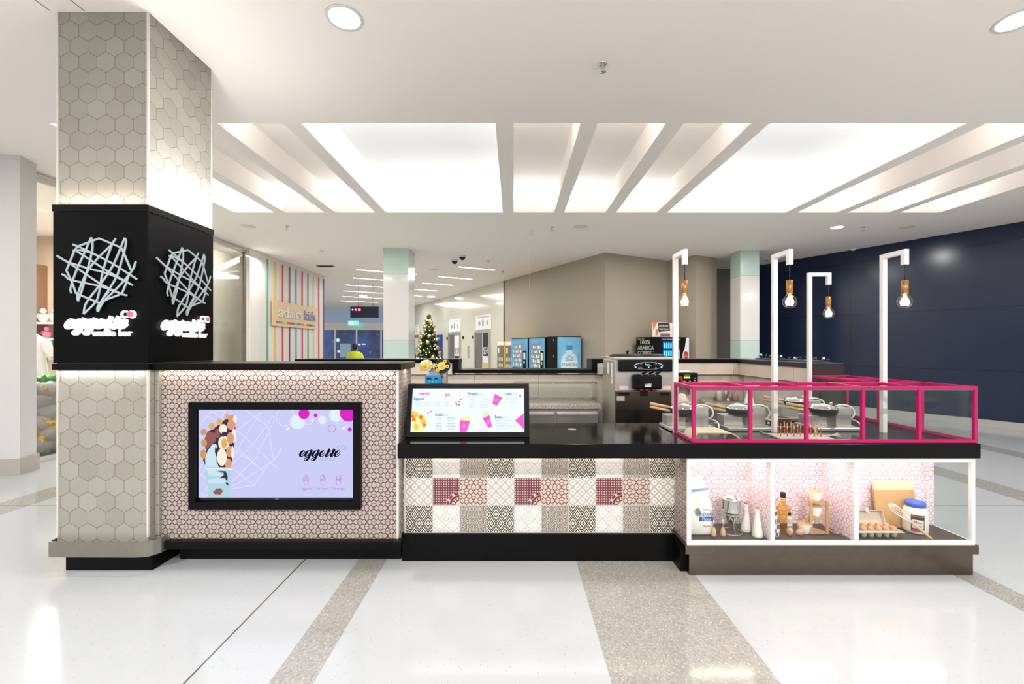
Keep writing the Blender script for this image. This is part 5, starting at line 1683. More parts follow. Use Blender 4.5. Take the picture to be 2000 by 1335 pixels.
# ---------------------------------------------------------------- wall shelf with the black controller box
shf = thing('wall_shelf', 'narrow steel shelf fixed to the back wall under the black control box', 'shelf', (2.08, 5.45, 1.1))
MB().box(1.90, 5.2, 1.118, 2.27, 5.555, 1.136).box(1.92, 5.50, 0.98, 1.94, 5.555, 1.118).box(2.23, 5.50, 0.98, 2.25, 5.555, 1.118).build('bracket_shelf', M['steelsoft'], shf)
bk = thing('blender_controller', 'black control box with green display and red switch by the soft serve machine', 'control box', (2.07, 5.3, 1.137))
MB().box(1.93, 5.20, 1.137, 2.205, 5.46, 1.262, 0.006).build('case', M['blackmat'], bk)
bq = MB().at(frame((1.93, 5.1995, 1.137), (1, 0, 0), (0, 0, 1)))
bq.use(emat('lime_display', (0.55, 0.95, 0.05, 1), 1.0)).rect(0.105, 0.06, 0.18, 0.082, 0.001)
MB().at(bq.M).poly([(0.028, 0.052), (0.066, 0.052), (0.07, 0.02), (0.088, 0.02), (0.082, 0.085), (0.028, 0.085)], 0.001, 0.012).build('red_switch', pmat('red_switch', C(204, 36, 36), 0.4), bk)
bq.use(pmat('white_print', C(210, 210, 206), 0.5)).text('BLENDTEC', 0.115, 0.096, 0.014, 0.001)
for a, b in ((0.1, 0.022), (0.165, 0.022), (0.225, 0.03), (0.225, 0.06)): bq.rect(a, b, a + 0.022, b + 0.009, 0.001)
bq.build('front_panel', None, bk)
clo = MB()
random.seed(5)
vv = []; n1, n2 = 12, 8
for j in range(n2):
    for i in range(n1):
        vv.append((1.955 + 0.2 * i / (n1 - 1), 5.215 + 0.17 * j / (n2 - 1), 1.266 + abs(random.gauss(0.007, 0.008)) * (1 if 0 < i < n1 - 1 and 0 < j < n2 - 1 else 0.2)))
clo.add(vv, [(j * n1 + i, j * n1 + i + 1, (j + 1) * n1 + i + 1, (j + 1) * n1 + i) for j in range(n2 - 1) for i in range(n1 - 1)], True)
clo.add([(1.955, 5.215, 1.2635), (2.155, 5.215, 1.2635), (2.155, 5.385, 1.2635), (1.955, 5.385, 1.2635)], [(0, 1, 2, 3)])
clo.thing('folded_cloth', M['paper'], 'crumpled white cloth lying on the black control box', 'cloth')

# ---------------------------------------------------------------- sink bench along the back, side bench
sb = thing('sink_bench', 'dark steel bench with a sink below the beige back wall', 'bench', (2.6, 5.3, 0))
MB().box(2.37, 5.06, 0.0, 2.84, 5.47, 0.86).build('cabinet', M['darksteel'], sb)
tp = MB()
tp.box(2.35, 5.03, 0.862, 2.84, 5.10, 0.9).box(2.35, 5.38, 0.862, 2.84, 5.47, 0.9).box(2.35, 5.10, 0.862, 2.47, 5.38, 0.9).box(2.80, 5.10, 0.862, 2.84, 5.38, 0.9).box(2.47, 5.10, 0.862, 2.80, 5.38, 0.866)
tp.build('bench_top', M['steelsoft'], sb)
MB().box(2.35, 5.462, 0.9, 2.84, 5.475, 0.945).build('splashback', M['steelsoft'], sb)
tap = thing('mixer_tap', 'chrome mixer tap standing at the back of the sink', 'tap', (2.66, 5.40, 0.901))
MB().lathe([(0.03, 0), (0.026, 0.01), (0.022, 0.05), (0.022, 0.12), (0.024, 0.135), (0.0, 0.14)], (2.66, 5.40, 0.901), 18).build('tap_body', M['chrome'], tap)
MB().tube(cr([(2.66, 5.39, 0.99), (2.62, 5.33, 1.04), (2.57, 5.26, 1.035), (2.55, 5.23, 1.01)], 5), 0.014, 10).build('spout', M['chrome'], tap)
MB().tube([(2.66, 5.40, 1.035), (2.64, 5.37, 1.06), (2.58, 5.29, 1.095)], [0.018, 0.014, 0.008], 10).build('lever', M['chrome'], tap)
def soap(x, y, r_, h, label, tint):
    t = thing('soap_bottle', label, 'bottle', (x, y, 0.901), 'soap bottles behind the tap')
    MB().lathe([(0, 0), (r_, 0.002), (r_, h * 0.7), (r_ * 0.8, h * 0.85), (r_ * 0.35, h), (0, h)], (x, y, 0.901), 18).build('bottle', tint, t)
    MB().lathe([(0.008, 0), (0.008, 0.035), (0.016, 0.037), (0.016, 0.05), (0, 0.05)], (x, y, 0.901 + h), 12).box(x - 0.04, y - 0.006, 0.901 + h + 0.038, x, y + 0.006, 0.901 + h + 0.05).build('pump', M['whitemetal'], t)
soap(2.56, 5.42, 0.042, 0.13, 'clear pump bottle left of the tap behind the sink', pmat('clear_soap', C(220, 206, 192), 0.15, coat=0.3))
soap(2.76, 5.42, 0.035, 0.1, 'amber pump bottle right of the tap behind the sink', pmat('amber_soap', C(200, 150, 116), 0.2, coat=0.3))
sd = thing('side_bench', 'dark bench along the side partition behind the right waffle irons', 'bench', (2.55, 4.6, 0))
MB().box(2.32, 4.17, 0.0, 2.84, 5.02, 0.865).build('cabinet', M['darksteel'], sd)
MB().box(2.30, 4.16, 0.867, 2.84, 5.02, 0.9, 0.003).build('bench_top', M['darksteel'], sd)
MB().lathe([(0.075, 0), (0.074, 0.004), (0.012, 0.22), (0.003, 0.235), (0.0, 0.236)], (2.50, 4.62, 0.9005), 28).thing('paper_cone', M['paper'], 'white paper cone standing upside down on the side bench', 'paper cone')
cbx = thing('control_box', 'black control box with yellow edges behind the copper peg tray', 'control box', (2.22, 3.68, 0.916))
MB().box(2.08, 3.60, 0.917, 2.30, 3.74, 0.985, 0.003).build('case', M['blackmat'], cbx)
ye = MB().use(pmat('yellow_edge', C(210, 170, 50), 0.4))
ye.box(2.078, 3.596, 0.917, 2.30, 3.599, 0.921).box(2.078, 3.596, 0.981, 2.30, 3.599, 0.985).box(2.078, 3.596, 0.917, 2.082, 3.599, 0.985)
ye.use(emat('orange_lamp', (1.0, 0.3, 0.1, 1), 0.9)).box(2.10, 3.596, 0.94, 2.115, 3.599, 0.955)
ye.build('yellow_edging', None, cbx)
tb = thing('toppings_tub', 'clear tub of beige waffle pieces left of the first waffle iron', 'tub', (1.45, 3.74, 0.917))
MB().lathe([(0.0, 0), (0.055, 0), (0.062, 0.11), (0.0, 0.11)], (1.45, 3.75, 0.917), 20).build('contents', pmat('beige_batter', C(214, 180, 150), 0.5), tb)
MB().lathe([(0.063, 0.108), (0.066, 0.112), (0.058, 0.20), (0.03, 0.25), (0.0, 0.26)], (1.45, 3.75, 0.917), 20).build('cover', pmat('frosted_plastic', C(222, 196, 176), 0.3), tb)

# ---------------------------------------------------------------- banded columns in the arcade
def banded(name, x0, x1, y0, y1, label):
    t = thing(name, label, 'column', ((x0 + x1) / 2, (y0 + y1) / 2, 0))
    for i, (z0, z1, m) in enumerate(((0, 0.12, 'mint'), (0.12, 1.725, 'mint'), (1.73, 3.305, 'whitepanel'), (3.31, ZC, 'mint'))):
        MB().box(x0, y0, z0, x1, y1, z1).build(('base', 'lower_band', 'middle_band', 'upper_band')[i], M[m], t)
    return t


banded('banded_column', -3.12, -2.517, 10.43, 11.07, 'white and mint banded square column left of the Christmas tree')
banded('banded_column', 5.545, 6.01, 10.64, 11.13, 'white and mint banded square column in front of the navy wall')

# ---------------------------------------------------------------- shop sign on the boarded wall
sgn = thing('shop_sign', 'timber sign board with raised lettering on the coloured slats', 'sign', (-6.28, 12.6, 2.1))
Mg = frame((-6.268, 11.33, 2.12), (0, 1, 0), (0, 0, 1))
MB().at(Mg).rect(0, 0, 2.50, 0.665, -0.03, 0.03).build('board', speckle('birch_board', C(222, 196, 156), C(210, 182, 140), 5, 0.5), sgn)
MB().at(Mg).text('adairs', 0.26, 0.25, 0.42, 0.002, 'l', 0.03, width=1.30).build('pale_letters', pmat('pale_letters', C(216, 212, 208), 0.4), sgn)
MB().at(Mg).text('kids', 1.70, 0.25, 0.42, 0.002, 'l', 0.03, width=0.70).build('blue_letters', pmat('blue_grey_letters', C(136, 152, 180), 0.4), sgn)
cb_ = MB().at(Mg)
for i in range(12):
    k = ('red', 'teal', 'yellow', 'red', 'purple', 'blue', 'red', 'teal', 'yellow', 'red', 'purple', 'blue')[i]
    cb_.use(sm[k]).rect(0.14 + i * 0.188, 0.08, 0.14 + (i + 1) * 0.188, 0.135, 0.002, 0.006)
cb_.build('colour_bar', None, sgn)


# ---------------------------------------------------------------- lifts in the long wall
def wm_frame(t, z, off):                    # drawing frame on the slanted wall: x runs along the wall towards the viewer
    p = wt(t, off)
    return frame((p[0], p[1], z), (-D.x, -D.y, 0), (0, 0, 1))


dsteel = pmat('lift_door_steel', C(150, 142, 134), 0.3, 0.8)
adwhite, adblack, adyellow = pmat('advert_white', C(232, 230, 226), 0.4), pmat('advert_black', C(40, 40, 42), 0.4), pmat('advert_yellow', C(228, 190, 60), 0.4)
for n, (t0, t1, price, label) in enumerate(((6.52, 7.95, '59', 'x'), (9.5, 11.0, '229', 'x'), (15.7, 17.3, '99', 'x'))):
    w = t1 - t0
    dr = bpy.data.objects.new('door_%d' % (2 + n), None)
    p = wt(t1, 0.0); dr.location = (p[0], p[1], 0); dr['kind'] = 'structure'
    COL.objects.link(dr); WM[dr.name] = Matrix.Translation((p[0], p[1], 0))
    Mf = wm_frame(t1, 0, 0.0)
    MB().at(Mf).rect(0, 0, 0.09, 2.2, 0.002, 0.05).rect(w - 0.09, 0, w, 2.2, 0.002, 0.05).rect(0.09, 2.1, w - 0.09, 2.2, 0.002, 0.05).build('door_frame', M['steel'], dr)
    MB().at(Mf).rect(0.09, 0, w / 2 - 0.005, 2.1, 0.002, 0.012).build('door_leaf', dsteel, dr)
    ad = MB().at(Mf).use(adwhite).rect(w / 2 + 0.005, 0, w - 0.09, 2.1, 0.002, 0.012)
    if n == 0:
        ad.use(adblack).rect(w / 2 + 0.06, 1.2, w - 0.09, 2.1, 0.015); ad.use(adyellow).rect(w / 2 + 0.06, 0.3, w - 0.09, 0.95, 0.015)
        ad.use(adwhite).text('$59', w / 2 + 0.1, 1.28, 0.4, 0.017, width=0.42)
    else:
        ad.use(adblack).rect(w / 2 + 0.06, 0.5, w - 0.12, 1.15, 0.015).text('$' + price, w / 2 + 0.1, 1.25, 0.36, 0.017, width=0.46)
    ad.build('door_leaf', None, dr)
    pt = thing('lift_poster', ('white poster with a blue bottle above the nearest lift', 'white poster with a blue bottle above the middle lift', 'white poster above the farthest lift, beside the banded column')[n], 'poster', (p[0], p[1], 2.2), 'posters above the lifts')
    po = MB().at(wm_frame(t1 - 0.1, 2.24, 0.003)).use(M['paper']).rect(0, 0, 1.42, 0.58, 0, 0.02)
    po.use(pmat('poster_blue', C(70, 150, 196), 0.5)).rect(0.62, 0.14, 0.76, 0.36, 0.022).rect(0.65, 0.36, 0.73, 0.42, 0.022)
    po.use(pmat('poster_tan', C(168, 160, 140), 0.5)).disc(0.36, 0.25, 0.1, 0.022).rect(1.02, 0.15, 1.14, 0.34, 0.022)
    po.use(pmat('poster_ink', C(90, 90, 94), 0.5)).text('Take your shopping with us', 0.12, 0.48, 0.07, 0.022, width=1.15)
    po.build('poster_sheet', None, pt)
    if n < 2:
        bt = MB().at(wm_frame(t1 + 0.25, 1.9, 0.003)).rect(0, 0, 0.1, 0.12, 0, 0.03)
        bt.thing('lift_button_panel', M['blackmat'], ('black lift indicator left of the nearest lift', 'black lift indicator left of the middle lift')[n], 'lift indicator')
bt = MB().at(wm_frame(9.25, 1.9, 0.003)).rect(0, 0, 0.1, 0.12, 0, 0.03)
bt.thing('lift_button_panel', M['blackmat'], 'black lift indicator between the two nearer lifts', 'lift indicator')
MB().at(wm_frame(8.7, 1.1, 0.003)).rect(0, 0, 0.12, 0.5, 0, 0.02).thing('call_panel', M['steel'], 'narrow steel lift call panel between the two nearer lifts', 'call panel')
bsg = MB().at(wm_frame(12.6, 0.2, 0.003)).use(pmat('deep_blue_sign', C(36, 62, 130), 0.4)).rect(0, 0, 0.75, 1.95, 0, 0.05)
bsg.use(adyellow).rect(0.06, 0.6, 0.6, 0.95, 0.052).use(pmat('lime_print', C(150, 200, 70), 0.5)).rect(0.1, 1.75, 0.5, 1.82, 0.052)
bsg.thing('wall_directory', None, 'tall blue sign panel on the wall behind the Christmas tree', 'sign')


# ---------------------------------------------------------------- vending machines along the taupe wall
def on_wall(t, off, z): p = wt(t, off); return Vector((p[0], p[1], z))


def machine(name, t0, t1, front, back, h, label, cat, group=None):
    o = on_wall((t0 + t1) / 2, (front + back) / 2, 0)
    t = thing(name, label, cat, o, group)
    Mx = frame(on_wall(t0, back, 0), (D.x, D.y, 0), (NW.x, NW.y, 0))         # x along wall, y towards the arcade, z up
    return t, Mx, t1 - t0, front - back


for i, (t0, t1) in enumerate(((3.95, 4.5), (3.36, 3.91))):
    t, Mx, w, d = machine('charging_locker', t0, t1, 0.75, 0.05, 1.74, ('yellow edged grey charging locker farther from the viewer', 'yellow edged grey charging locker next to the vending machines')[i], 'locker', 'yellow charging lockers')
    MB().at(Mx).box(0, 0, 0, w, d, 1.74, 0.01).build('cabinet', pmat('locker_yellow', C(232, 186, 40), 0.4), t)
    Mf = frame(on_wall(t1, 0.75, 0), (-D.x, -D.y, 0), (0, 0, 1))
    q = MB().at(Mf).use(pmat('locker_grey', C(112, 110, 108), 0.4)).rect(0.05, 0.05, w - 0.05, 1.6, 0.003, 0.01)
    q.use(adwhite).rect(0.05, 1.61, w - 0.05, 1.72, 0.003, 0.006).rect(0.1, 1.35, 0.2, 1.53, 0.015)
    for k in range(16): q.rect(0.1 + (k % 4) * 0.1, 0.5 + (k // 4) * 0.2, 0.14 + (k % 4) * 0.1, 0.62 + (k // 4) * 0.2, 0.015)
    q.build('front_panel', None, t)
winlit = pmat('vending_window', C(90, 120, 146), 0.1, emit=C(110, 156, 190), es=0.3)
vblue = speckle('vending_blue', C(70, 140, 184), C(140, 196, 222), 3, 0.35)
shelfdark = pmat('vending_dark', C(40, 54, 74), 0.3)
for i, (t0, t1) in enumerate(((2.30, 3.30), (1.40, 2.25))):
    t, Mx, w, d = machine('vending_machine', t0, t1, 0.85, 0.08, 1.83, ('blue fronted vending machine next to the yellow lockers', 'blue fronted vending machine between another and the bottle panel')[i], 'vending machine', 'vending machines')
    MB().at(Mx).box(0, 0, 0, w, d, 1.83, 0.01).build('cabinet', M['blackmat'], t)
    Mf = frame(on_wall(t1, 0.85, 0), (-D.x, -D.y, 0), (0, 0, 1))
    MB().at(Mf).rect(0.03, 0.1, w - 0.02, 1.80, 0.003, 0.02).build('door', vblue, t)
    q = MB().at(Mf).use(winlit).rect(0.1, 0.5, w * 0.7, 1.66, 0.024)
    q.use(shelfdark).rect(0.1, 0.5, w * 0.7, 0.95, 0.026)
    random.seed(i)
    cols = [pmat('snack_a', C(222, 206, 120), 0.5, emit=C(222, 206, 120), es=0.3), pmat('snack_b', C(206, 120, 100), 0.5, emit=C(206, 120, 100), es=0.2), pmat('snack_c', C(230, 230, 224), 0.5, emit=C(230, 230, 224), es=0.4)]
    for r_ in range(5):
        for c_ in range(6): q.use(cols[(r_ + c_) % 3]).rect(0.16 + c_ * 0.085, 1.0 + r_ * 0.13, 0.20 + c_ * 0.085, 1.0 + r_ * 0.13 + random.uniform(0.06, 0.1), 0.027)
    q.build('window', None, t)
    q = MB().at(Mf).use(M['blackmat']).rect(w * 0.74, 0.5, w * 0.92, 1.45, 0.024, 0.01)
    q.use(emat('green_keypad', (0.1, 0.9, 0.3, 1), 0.8)).rect(w * 0.78, 1.08, w * 0.86, 1.16, 0.036)
    q.use(adwhite).rect(w * 0.77, 1.2, w * 0.89, 1.4, 0.036)
    q.build('coin_panel', None, t)
t, Mx, w, d = machine('drinks_machine', 0.86, 1.35, 0.85, 0.08, 1.84, 'tall drinks machine with a big bottle picture on its blue side', 'vending machine', 'vending machines')
MB().at(Mx).box(0, 0, 0, w, d, 1.84, 0.01).build('cabinet', M['blackmat'], t)
hg = MB().at(frame(on_wall(1.35, 0.85, 0), (-D.x, -D.y, 0), (0, 0, 1))).use(M['steel'])
for z in (0.9, 1.3, 1.72): hg.rect(w - 0.16, z, w - 0.12, z + 0.04, 0.002, 0.01)
hg.build('hinges', None, t)
Ms2 = frame(on_wall(0.86, 0.85, 0), (-NW.x, -NW.y, 0), (0, 0, 1))
bp_ = MB().at(Ms2)
bp_.use(speckle('sky_print', C(84, 164, 212), C(150, 206, 232), 5, 0.35)).rect(0.01, 0.05, d - 0.01, 1.82, 0.002, 0.006)
mid, pale_ = pmat('bottle_print', C(196, 226, 240), 0.35), pmat('bottle_highlight', C(222, 240, 246), 0.35)
cx_ = d * 0.5
bp_.use(mid).poly([(cx_ - 0.27, 0.1), (cx_ + 0.27, 0.1), (cx_ + 0.27, 1.22), (cx_ + 0.22, 1.33), (cx_ + 0.1, 1.42), (cx_ + 0.09, 1.48), (cx_ - 0.09, 1.48), (cx_ - 0.1, 1.42), (cx_ - 0.22, 1.33), (cx_ - 0.27, 1.22)], 0.010)
bp_.use(pmat('bottle_cap_print', C(60, 140, 196), 0.35)).rect(cx_ - 0.1, 1.48, cx_ + 0.1, 1.61, 0.010)
bp_.use(pale_).rect(cx_ - 0.2, 0.2, cx_ - 0.14, 1.25, 0.012).rect(cx_ - 0.27, 0.85, cx_ + 0.27, 1.2, 0.011)
bp_.use(pmat('bottle_ink', C(40, 70, 110), 0.4)).text('MOUNT', cx_, 1.19, 0.07, 0.013, 'c').text('FRANKLIN', cx_, 1.05, 0.13, 0.013, 'c', width=0.46).stroke([(cx_ - 0.1, 1.26), (cx_, 1.34), (cx_ + 0.1, 1.26)], 0.012, 0.013)
bp_.build('bottle_picture', None, t)

# coffee and drinks machine in the nook
n2 = Vector((0.477, -0.879)); d2 = Vector((0.879, 0.477))
fc = lambda s, k, z: Vector((3.468 + d2.x * s - n2.x * k, 10.57 + d2.y * s - n2.y * k, z))
cm = thing('coffee_machine', 'black drinks machine with chalk lettering on its side behind the soft serve machine', 'vending machine', fc(0.6, 0.3, 0))
MB().at(frame(fc(1.16, 0.68, 0), (-d2.x, -d2.y, 0), (n2.x, n2.y, 0))).box(0, 0, 0, 1.16, 0.68, 1.81, 0.01).build('cabinet', M['blackmat'], cm)
ch = MB().at(frame(fc(0, 0.68, 0), (n2.x, n2.y, 0), (0, 0, 1))).use(pmat('chalk', C(226, 224, 218), 0.7))
ch.text('100%', 0.16, 1.635, 0.14, 0.003, bold=0.004, width=0.32).text('ARABICA', 0.06, 1.50, 0.14, 0.003, bold=0.004, width=0.54).text('COFFEE', 0.06, 1.365, 0.14, 0.003, bold=0.004, width=0.46).text('made with', 0.04, 1.755, 0.04, 0.003, width=0.24)
ch.build('chalk_lettering', None, cm)
Mf = frame(fc(0, 0, 0), (d2.x, d2.y, 0), (0, 0, 1))
q = MB().at(Mf).use(pmat('cooler_window', C(30, 80, 150), 0.2, emit=C(20, 90, 180), es=0.5)).rect(0.22, 0.5, 0.62, 1.70, 0.003)
cyan, deep = pmat('bottle_cyan', C(90, 190, 240), 0.3, emit=C(80, 190, 250), es=0.7), pmat('shelf_deep', C(10, 24, 60), 0.4)
for r_ in range(6):
    q.use(deep).rect(0.22, 0.55 + r_ * 0.19, 0.62, 0.575 + r_ * 0.19, 0.005)
    for c_ in range(5): q.use(cyan).rect(0.25 + c_ * 0.075, 0.58 + r_ * 0.19, 0.295 + c_ * 0.075, 0.71 + r_ * 0.19, 0.005)
q.use(adwhite).text('COLD DRINKS AND MORE', 0.18, 1.735, 0.045, 0.003, width=0.66)
q.build('cooler_window', None, cm)
MB().at(Mf).rect(0.66, 0.5, 0.80, 1.70, 0.003, 0.01).build('dark_door', pmat('dark_teal_glass', C(44, 62, 74), 0.15), cm)
led = MB().at(Mf).use(emat('blue_white_led', (0.6, 0.85, 1.0, 1), 1.6)).rect(0.80, 0.6, 0.815, 1.5, 0.008)
led.build('light_strip', None, cm)
q = MB().at(Mf).use(adwhite).poly([(0.9, 0.4), (1.15, 0.4), (1.15, 1.80), (1.05, 1.80), (1.0, 1.55), (0.92, 1.4)], 0.004)
q.use(pmat('badge_red', C(190, 52, 56), 0.5)).poly([(0.95, 1.25), (1.03, 1.2), (1.12, 1.25), (1.12, 1.42), (1.03, 1.46), (0.95, 1.42)], 0.006)
q.use(adwhite).text('QUALITY', 1.035, 1.31, 0.045, 0.008, 'c', width=0.14)
q.use(M['blackmat']).rect(0.93, 0.9, 1.02, 1.12, 0.006)
q.build('white_panel', None, cm)
pm_ = MB().at(Mf).use(pmat('reader_grey', C(70, 74, 78), 0.4)).rect(1.08, 0.9, 1.22, 1.1, 0.004, 0.08)
pm_.use(emat('reader_blue', (0.3, 0.6, 1.0, 1), 1.0)).rect(1.13, 1.04, 1.2, 1.09, 0.085); pm_.use(emat('reader_green', (0.1, 0.9, 0.3, 1), 1.0)).disc(1.18, 1.0, 0.025, 0.085)
pm_.build('card_reader', None, cm)
pb = thing('poster_board', 'printed coffee advert board standing on top of the black drinks machine', 'poster', fc(0.35, 0.12, 1.811))
q = MB().at(frame(fc(-0.02, 0.12, 1.811), (d2.x, d2.y, 0), (0, 0, 1)))
q.use(pmat('advert_cream', C(222, 214, 204), 0.5)).rect(0, 0, 0.92, 0.36, 0, 0.02)
q.use(pmat('advert_orange', C(222, 106, 52), 0.5)).poly([(0.0, 0.36), (0.16, 0.36), (0.02, 0.16)], 0.022)
q.use(pmat('advert_dark', C(52, 44, 42), 0.5)).poly([(0.18, 0.35), (0.58, 0.35), (0.6, 0.16), (0.2, 0.12)], 0.022)
q.use(adwhite).text('AFFORDABLY', 0.21, 0.25, 0.065, 0.024, width=0.33).text('TRUE MEDIUM', 0.22, 0.175, 0.06, 0.024, width=0.34)
q.use(pmat('coffee_glass', C(196, 130, 72), 0.4)).rect(0.1, 0.04, 0.18, 0.2, 0.023)
q.use(pmat('snack_bar', C(120, 96, 104), 0.5)).rect(0.26, 0.01, 0.6, 0.09, 0.022)
q.use(pmat('biscuit', C(190, 120, 80), 0.5)).disc(0.8, 0.28, 0.06, 0.023).use(pmat('advert_orange2', C(224, 110, 50), 0.5)).rect(0.74, 0.06, 0.87, 0.2, 0.023)
q.build('board', None, pb)

# ---------------------------------------------------------------- Christmas tree
TXc, TYc = -2.72, 14.0
ct = thing('christmas_tree', 'decorated green Christmas tree with gold baubles in the arcade', 'Christmas tree', (TXc, TYc, 0))
random.seed(21)
fo = MB()
TH, TR = 2.62, 0.52
for k in range(2200):
    h = random.random() ** 0.8
    z = 0.25 + h * (TH - 0.3)
    R_ = TR * (1 - h) ** 0.8 + 0.03
    a = random.uniform(0, 2 * math.pi)
    r0, r1 = R_ * random.uniform(0.3, 0.8), R_ * random.uniform(0.85, 1.1)
    p0 = Vector((TXc + r0 * math.cos(a), TYc + r0 * math.sin(a), z + 0.03)); p1 = Vector((TXc + r1 * math.cos(a), TYc + r1 * math.sin(a), z - random.uniform(-0.05, 0.07)))
    s_ = Vector((-math.sin(a), math.cos(a), random.uniform(-.6, .6))) * random.uniform(0.03, 0.07)
    mid_ = (p0 + p1) / 2
    fo.add([p0, mid_ + s_, p1, mid_ - s_], [(0, 1, 2, 3)])
fo.build('foliage', M['green'], ct)
MB().cyl((TXc, TYc, 0.0), (TXc, TYc, 2.3), 0.05, 0.02, 10).lathe([(0.25, 0), (0.28, 0.25), (0, 0.25)], (TXc, TYc, 0), 16).build('trunk', pmat('trunk_brown', C(70, 50, 38), 0.8), ct)
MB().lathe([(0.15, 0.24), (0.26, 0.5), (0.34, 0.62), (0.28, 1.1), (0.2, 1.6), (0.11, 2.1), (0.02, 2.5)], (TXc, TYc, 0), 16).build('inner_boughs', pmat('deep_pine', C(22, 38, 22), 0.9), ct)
bs_ = None
for k in range(32):
    h = (k + 0.5) / 32
    z = 0.75 + h * 1.72
    R_ = TR * (1 - (z - 0.25) / (TH - 0.3)) ** 0.8 + 0.06
    a = -math.pi / 2 + 1.35 * math.sin(k * 2.4)
    c_ = (TXc + R_ * math.cos(a), TYc + R_ * math.sin(a), z)
    rr = (0.055, 0.042, 0.066)[k % 3]
    if bs_ is None:
        bs_ = MB().ball(c_, 0.06, 14, 9).thing('bauble', M['gold'], 'shiny gold bauble hung on the Christmas tree', 'bauble', 'gold baubles on the Christmas tree')
    else: copy_tree(bs_, (c_[0], c_[1], z - 0.06), scale=rr / 0.06)
fy_ = MB()
for k in range(80):
    z = random.uniform(0.5, 2.5)
    R_ = TR * (1 - (z - 0.25) / (TH - 0.3)) ** 0.8 + 0.05
    a = random.uniform(math.pi * 1.02, math.pi * 1.98)
    fy_.ball((TXc + R_ * math.cos(a), TYc + R_ * math.sin(a), z), 0.013, 6, 4)
o = fy_.thing('fairy_lights', emat('warm_fairy_light', (1.0, 0.85, 0.35, 1), 7.0), 'string of warm fairy lights wound round the Christmas tree', 'fairy lights')

# ---------------------------------------------------------------- person walking away
pc_ = thing('person', 'dark haired person in a yellow vest seen from behind near the far doors', 'person', (-5.32, 14.6, 0))
px_, py_ = -5.32, 14.6
b_ = MB()
prof = [(0.0, 0.80, 0.15, 0.11), (0.0, 0.95, 0.165, 0.115), (0.0, 1.10, 0.155, 0.11), (0.0, 1.25, 0.185, 0.12), (0.0, 1.36, 0.20, 0.11), (0.0, 1.41, 0.15, 0.09), (0.0, 1.44, 0.065, 0.06), (0, 1.49, 0.056, 0.058), (0, 1.52, 0.066, 0.075), (0, 1.57, 0.075, 0.092), (0, 1.63, 0.07, 0.09), (0, 1.675, 0.045, 0.06), (0, 1.69, 0.0, 0.0)]
def loft(mb, secs, cx0=0.0, n=18):
    vv, ff = [], []
    for dx, z, a, c_ in secs:
        for k in range(n):
            an = 2 * math.pi * k / n
            vv.append((px_ + cx0 + dx + a * math.cos(an), py_ + c_ * math.sin(an), z - 0.02))
    for i in range(len(secs) - 1):
        for k in range(n): ff.append((i * n + k, i * n + (k + 1) % n, (i + 1) * n + (k + 1) % n, (i + 1) * n + k))
    mb.add(vv, ff, True)
loft(b_, prof)
for s in (-1, 1):
    loft(b_, [(0, 0.02, 0.05, 0.10), (0, 0.08, 0.045, 0.06), (0, 0.30, 0.058, 0.06), (0, 0.48, 0.062, 0.065), (0, 0.7, 0.082, 0.085), (0, 0.88, 0.09, 0.1)], s * 0.085, 14)
    b_.tube(cr([(px_ + s * 0.18, py_, 1.33), (px_ + s * 0.24, py_ + 0.01, 1.15), (px_ + s * 0.255, py_ + 0.0, 1.0), (px_ + s * 0.25, py_ + 0.05, 0.78)], 4), [0.055, 0.054, 0.053, 0.052, 0.05, 0.048, 0.045, 0.042, 0.041, 0.038, 0.035, 0.032, 0.03], 12)
    for k in range(4): b_.tube([(px_ + s * 0.25 + (k - 1.5) * 0.006, py_ + 0.03 + k * 0.018, 0.79), (px_ + s * 0.248, py_ + 0.035 + k * 0.018, 0.73), (px_ + s * 0.24, py_ + 0.035 + k * 0.017, 0.69 - (0.012 if k in (1, 2) else 0))], [0.011, 0.009, 0.007], 7)
    b_.tube([(px_ + s * 0.24, py_ + 0.03, 0.79), (px_ + s * 0.225, py_ + 0.075, 0.745)], [0.011, 0.008], 7)
    b_.ball((px_ + s * 0.075, py_ + 0.005, 1.555), (0.012, 0.022, 0.032), 8, 6)
b_.ball((px_, py_ + 0.093, 1.545), (0.014, 0.018, 0.022), 8, 6)
b_.build('body', M['skin'], pc_)
v_ = MB(); loft(v_, [(0, 0.84, 0.168, 0.13), (0, 1.1, 0.17, 0.125), (0, 1.25, 0.20, 0.135), (0, 1.36, 0.215, 0.125), (0, 1.415, 0.16, 0.1), (0, 1.43, 0.08, 0.075)])
for s in (-1, 1): v_.tube([(px_ + s * 0.17, py_, 1.35), (px_ + s * 0.235, py_ + 0.008, 1.19), (px_ + s * 0.25, py_, 1.06)], [0.066, 0.064, 0.06], 12)
v_.build('yellow_vest', M['hivis'], pc_)
t_ = MB()
for s in (-1, 1): loft(t_, [(0, 0.08, 0.06, 0.075), (0, 0.48, 0.075, 0.078), (0, 0.7, 0.092, 0.095), (0, 0.90, 0.1, 0.115)], s * 0.085, 14)
loft(t_, [(0, 0.84, 0.16, 0.118), (0, 0.98, 0.168, 0.12)])
t_.build('trousers', M['navycloth'], pc_)
hr = MB().at(Matrix.Translation((0, -0.022, 0))); loft(hr, [(0, 1.49, 0.04, 0.04), (0, 1.51, 0.068, 0.066), (0, 1.55, 0.08, 0.08), (0, 1.59, 0.084, 0.088), (0, 1.64, 0.079, 0.092), (0, 1.685, 0.056, 0.075), (0, 1.71, 0.0, 0.0)])
hr.build('hair', M['hair'], pc_)

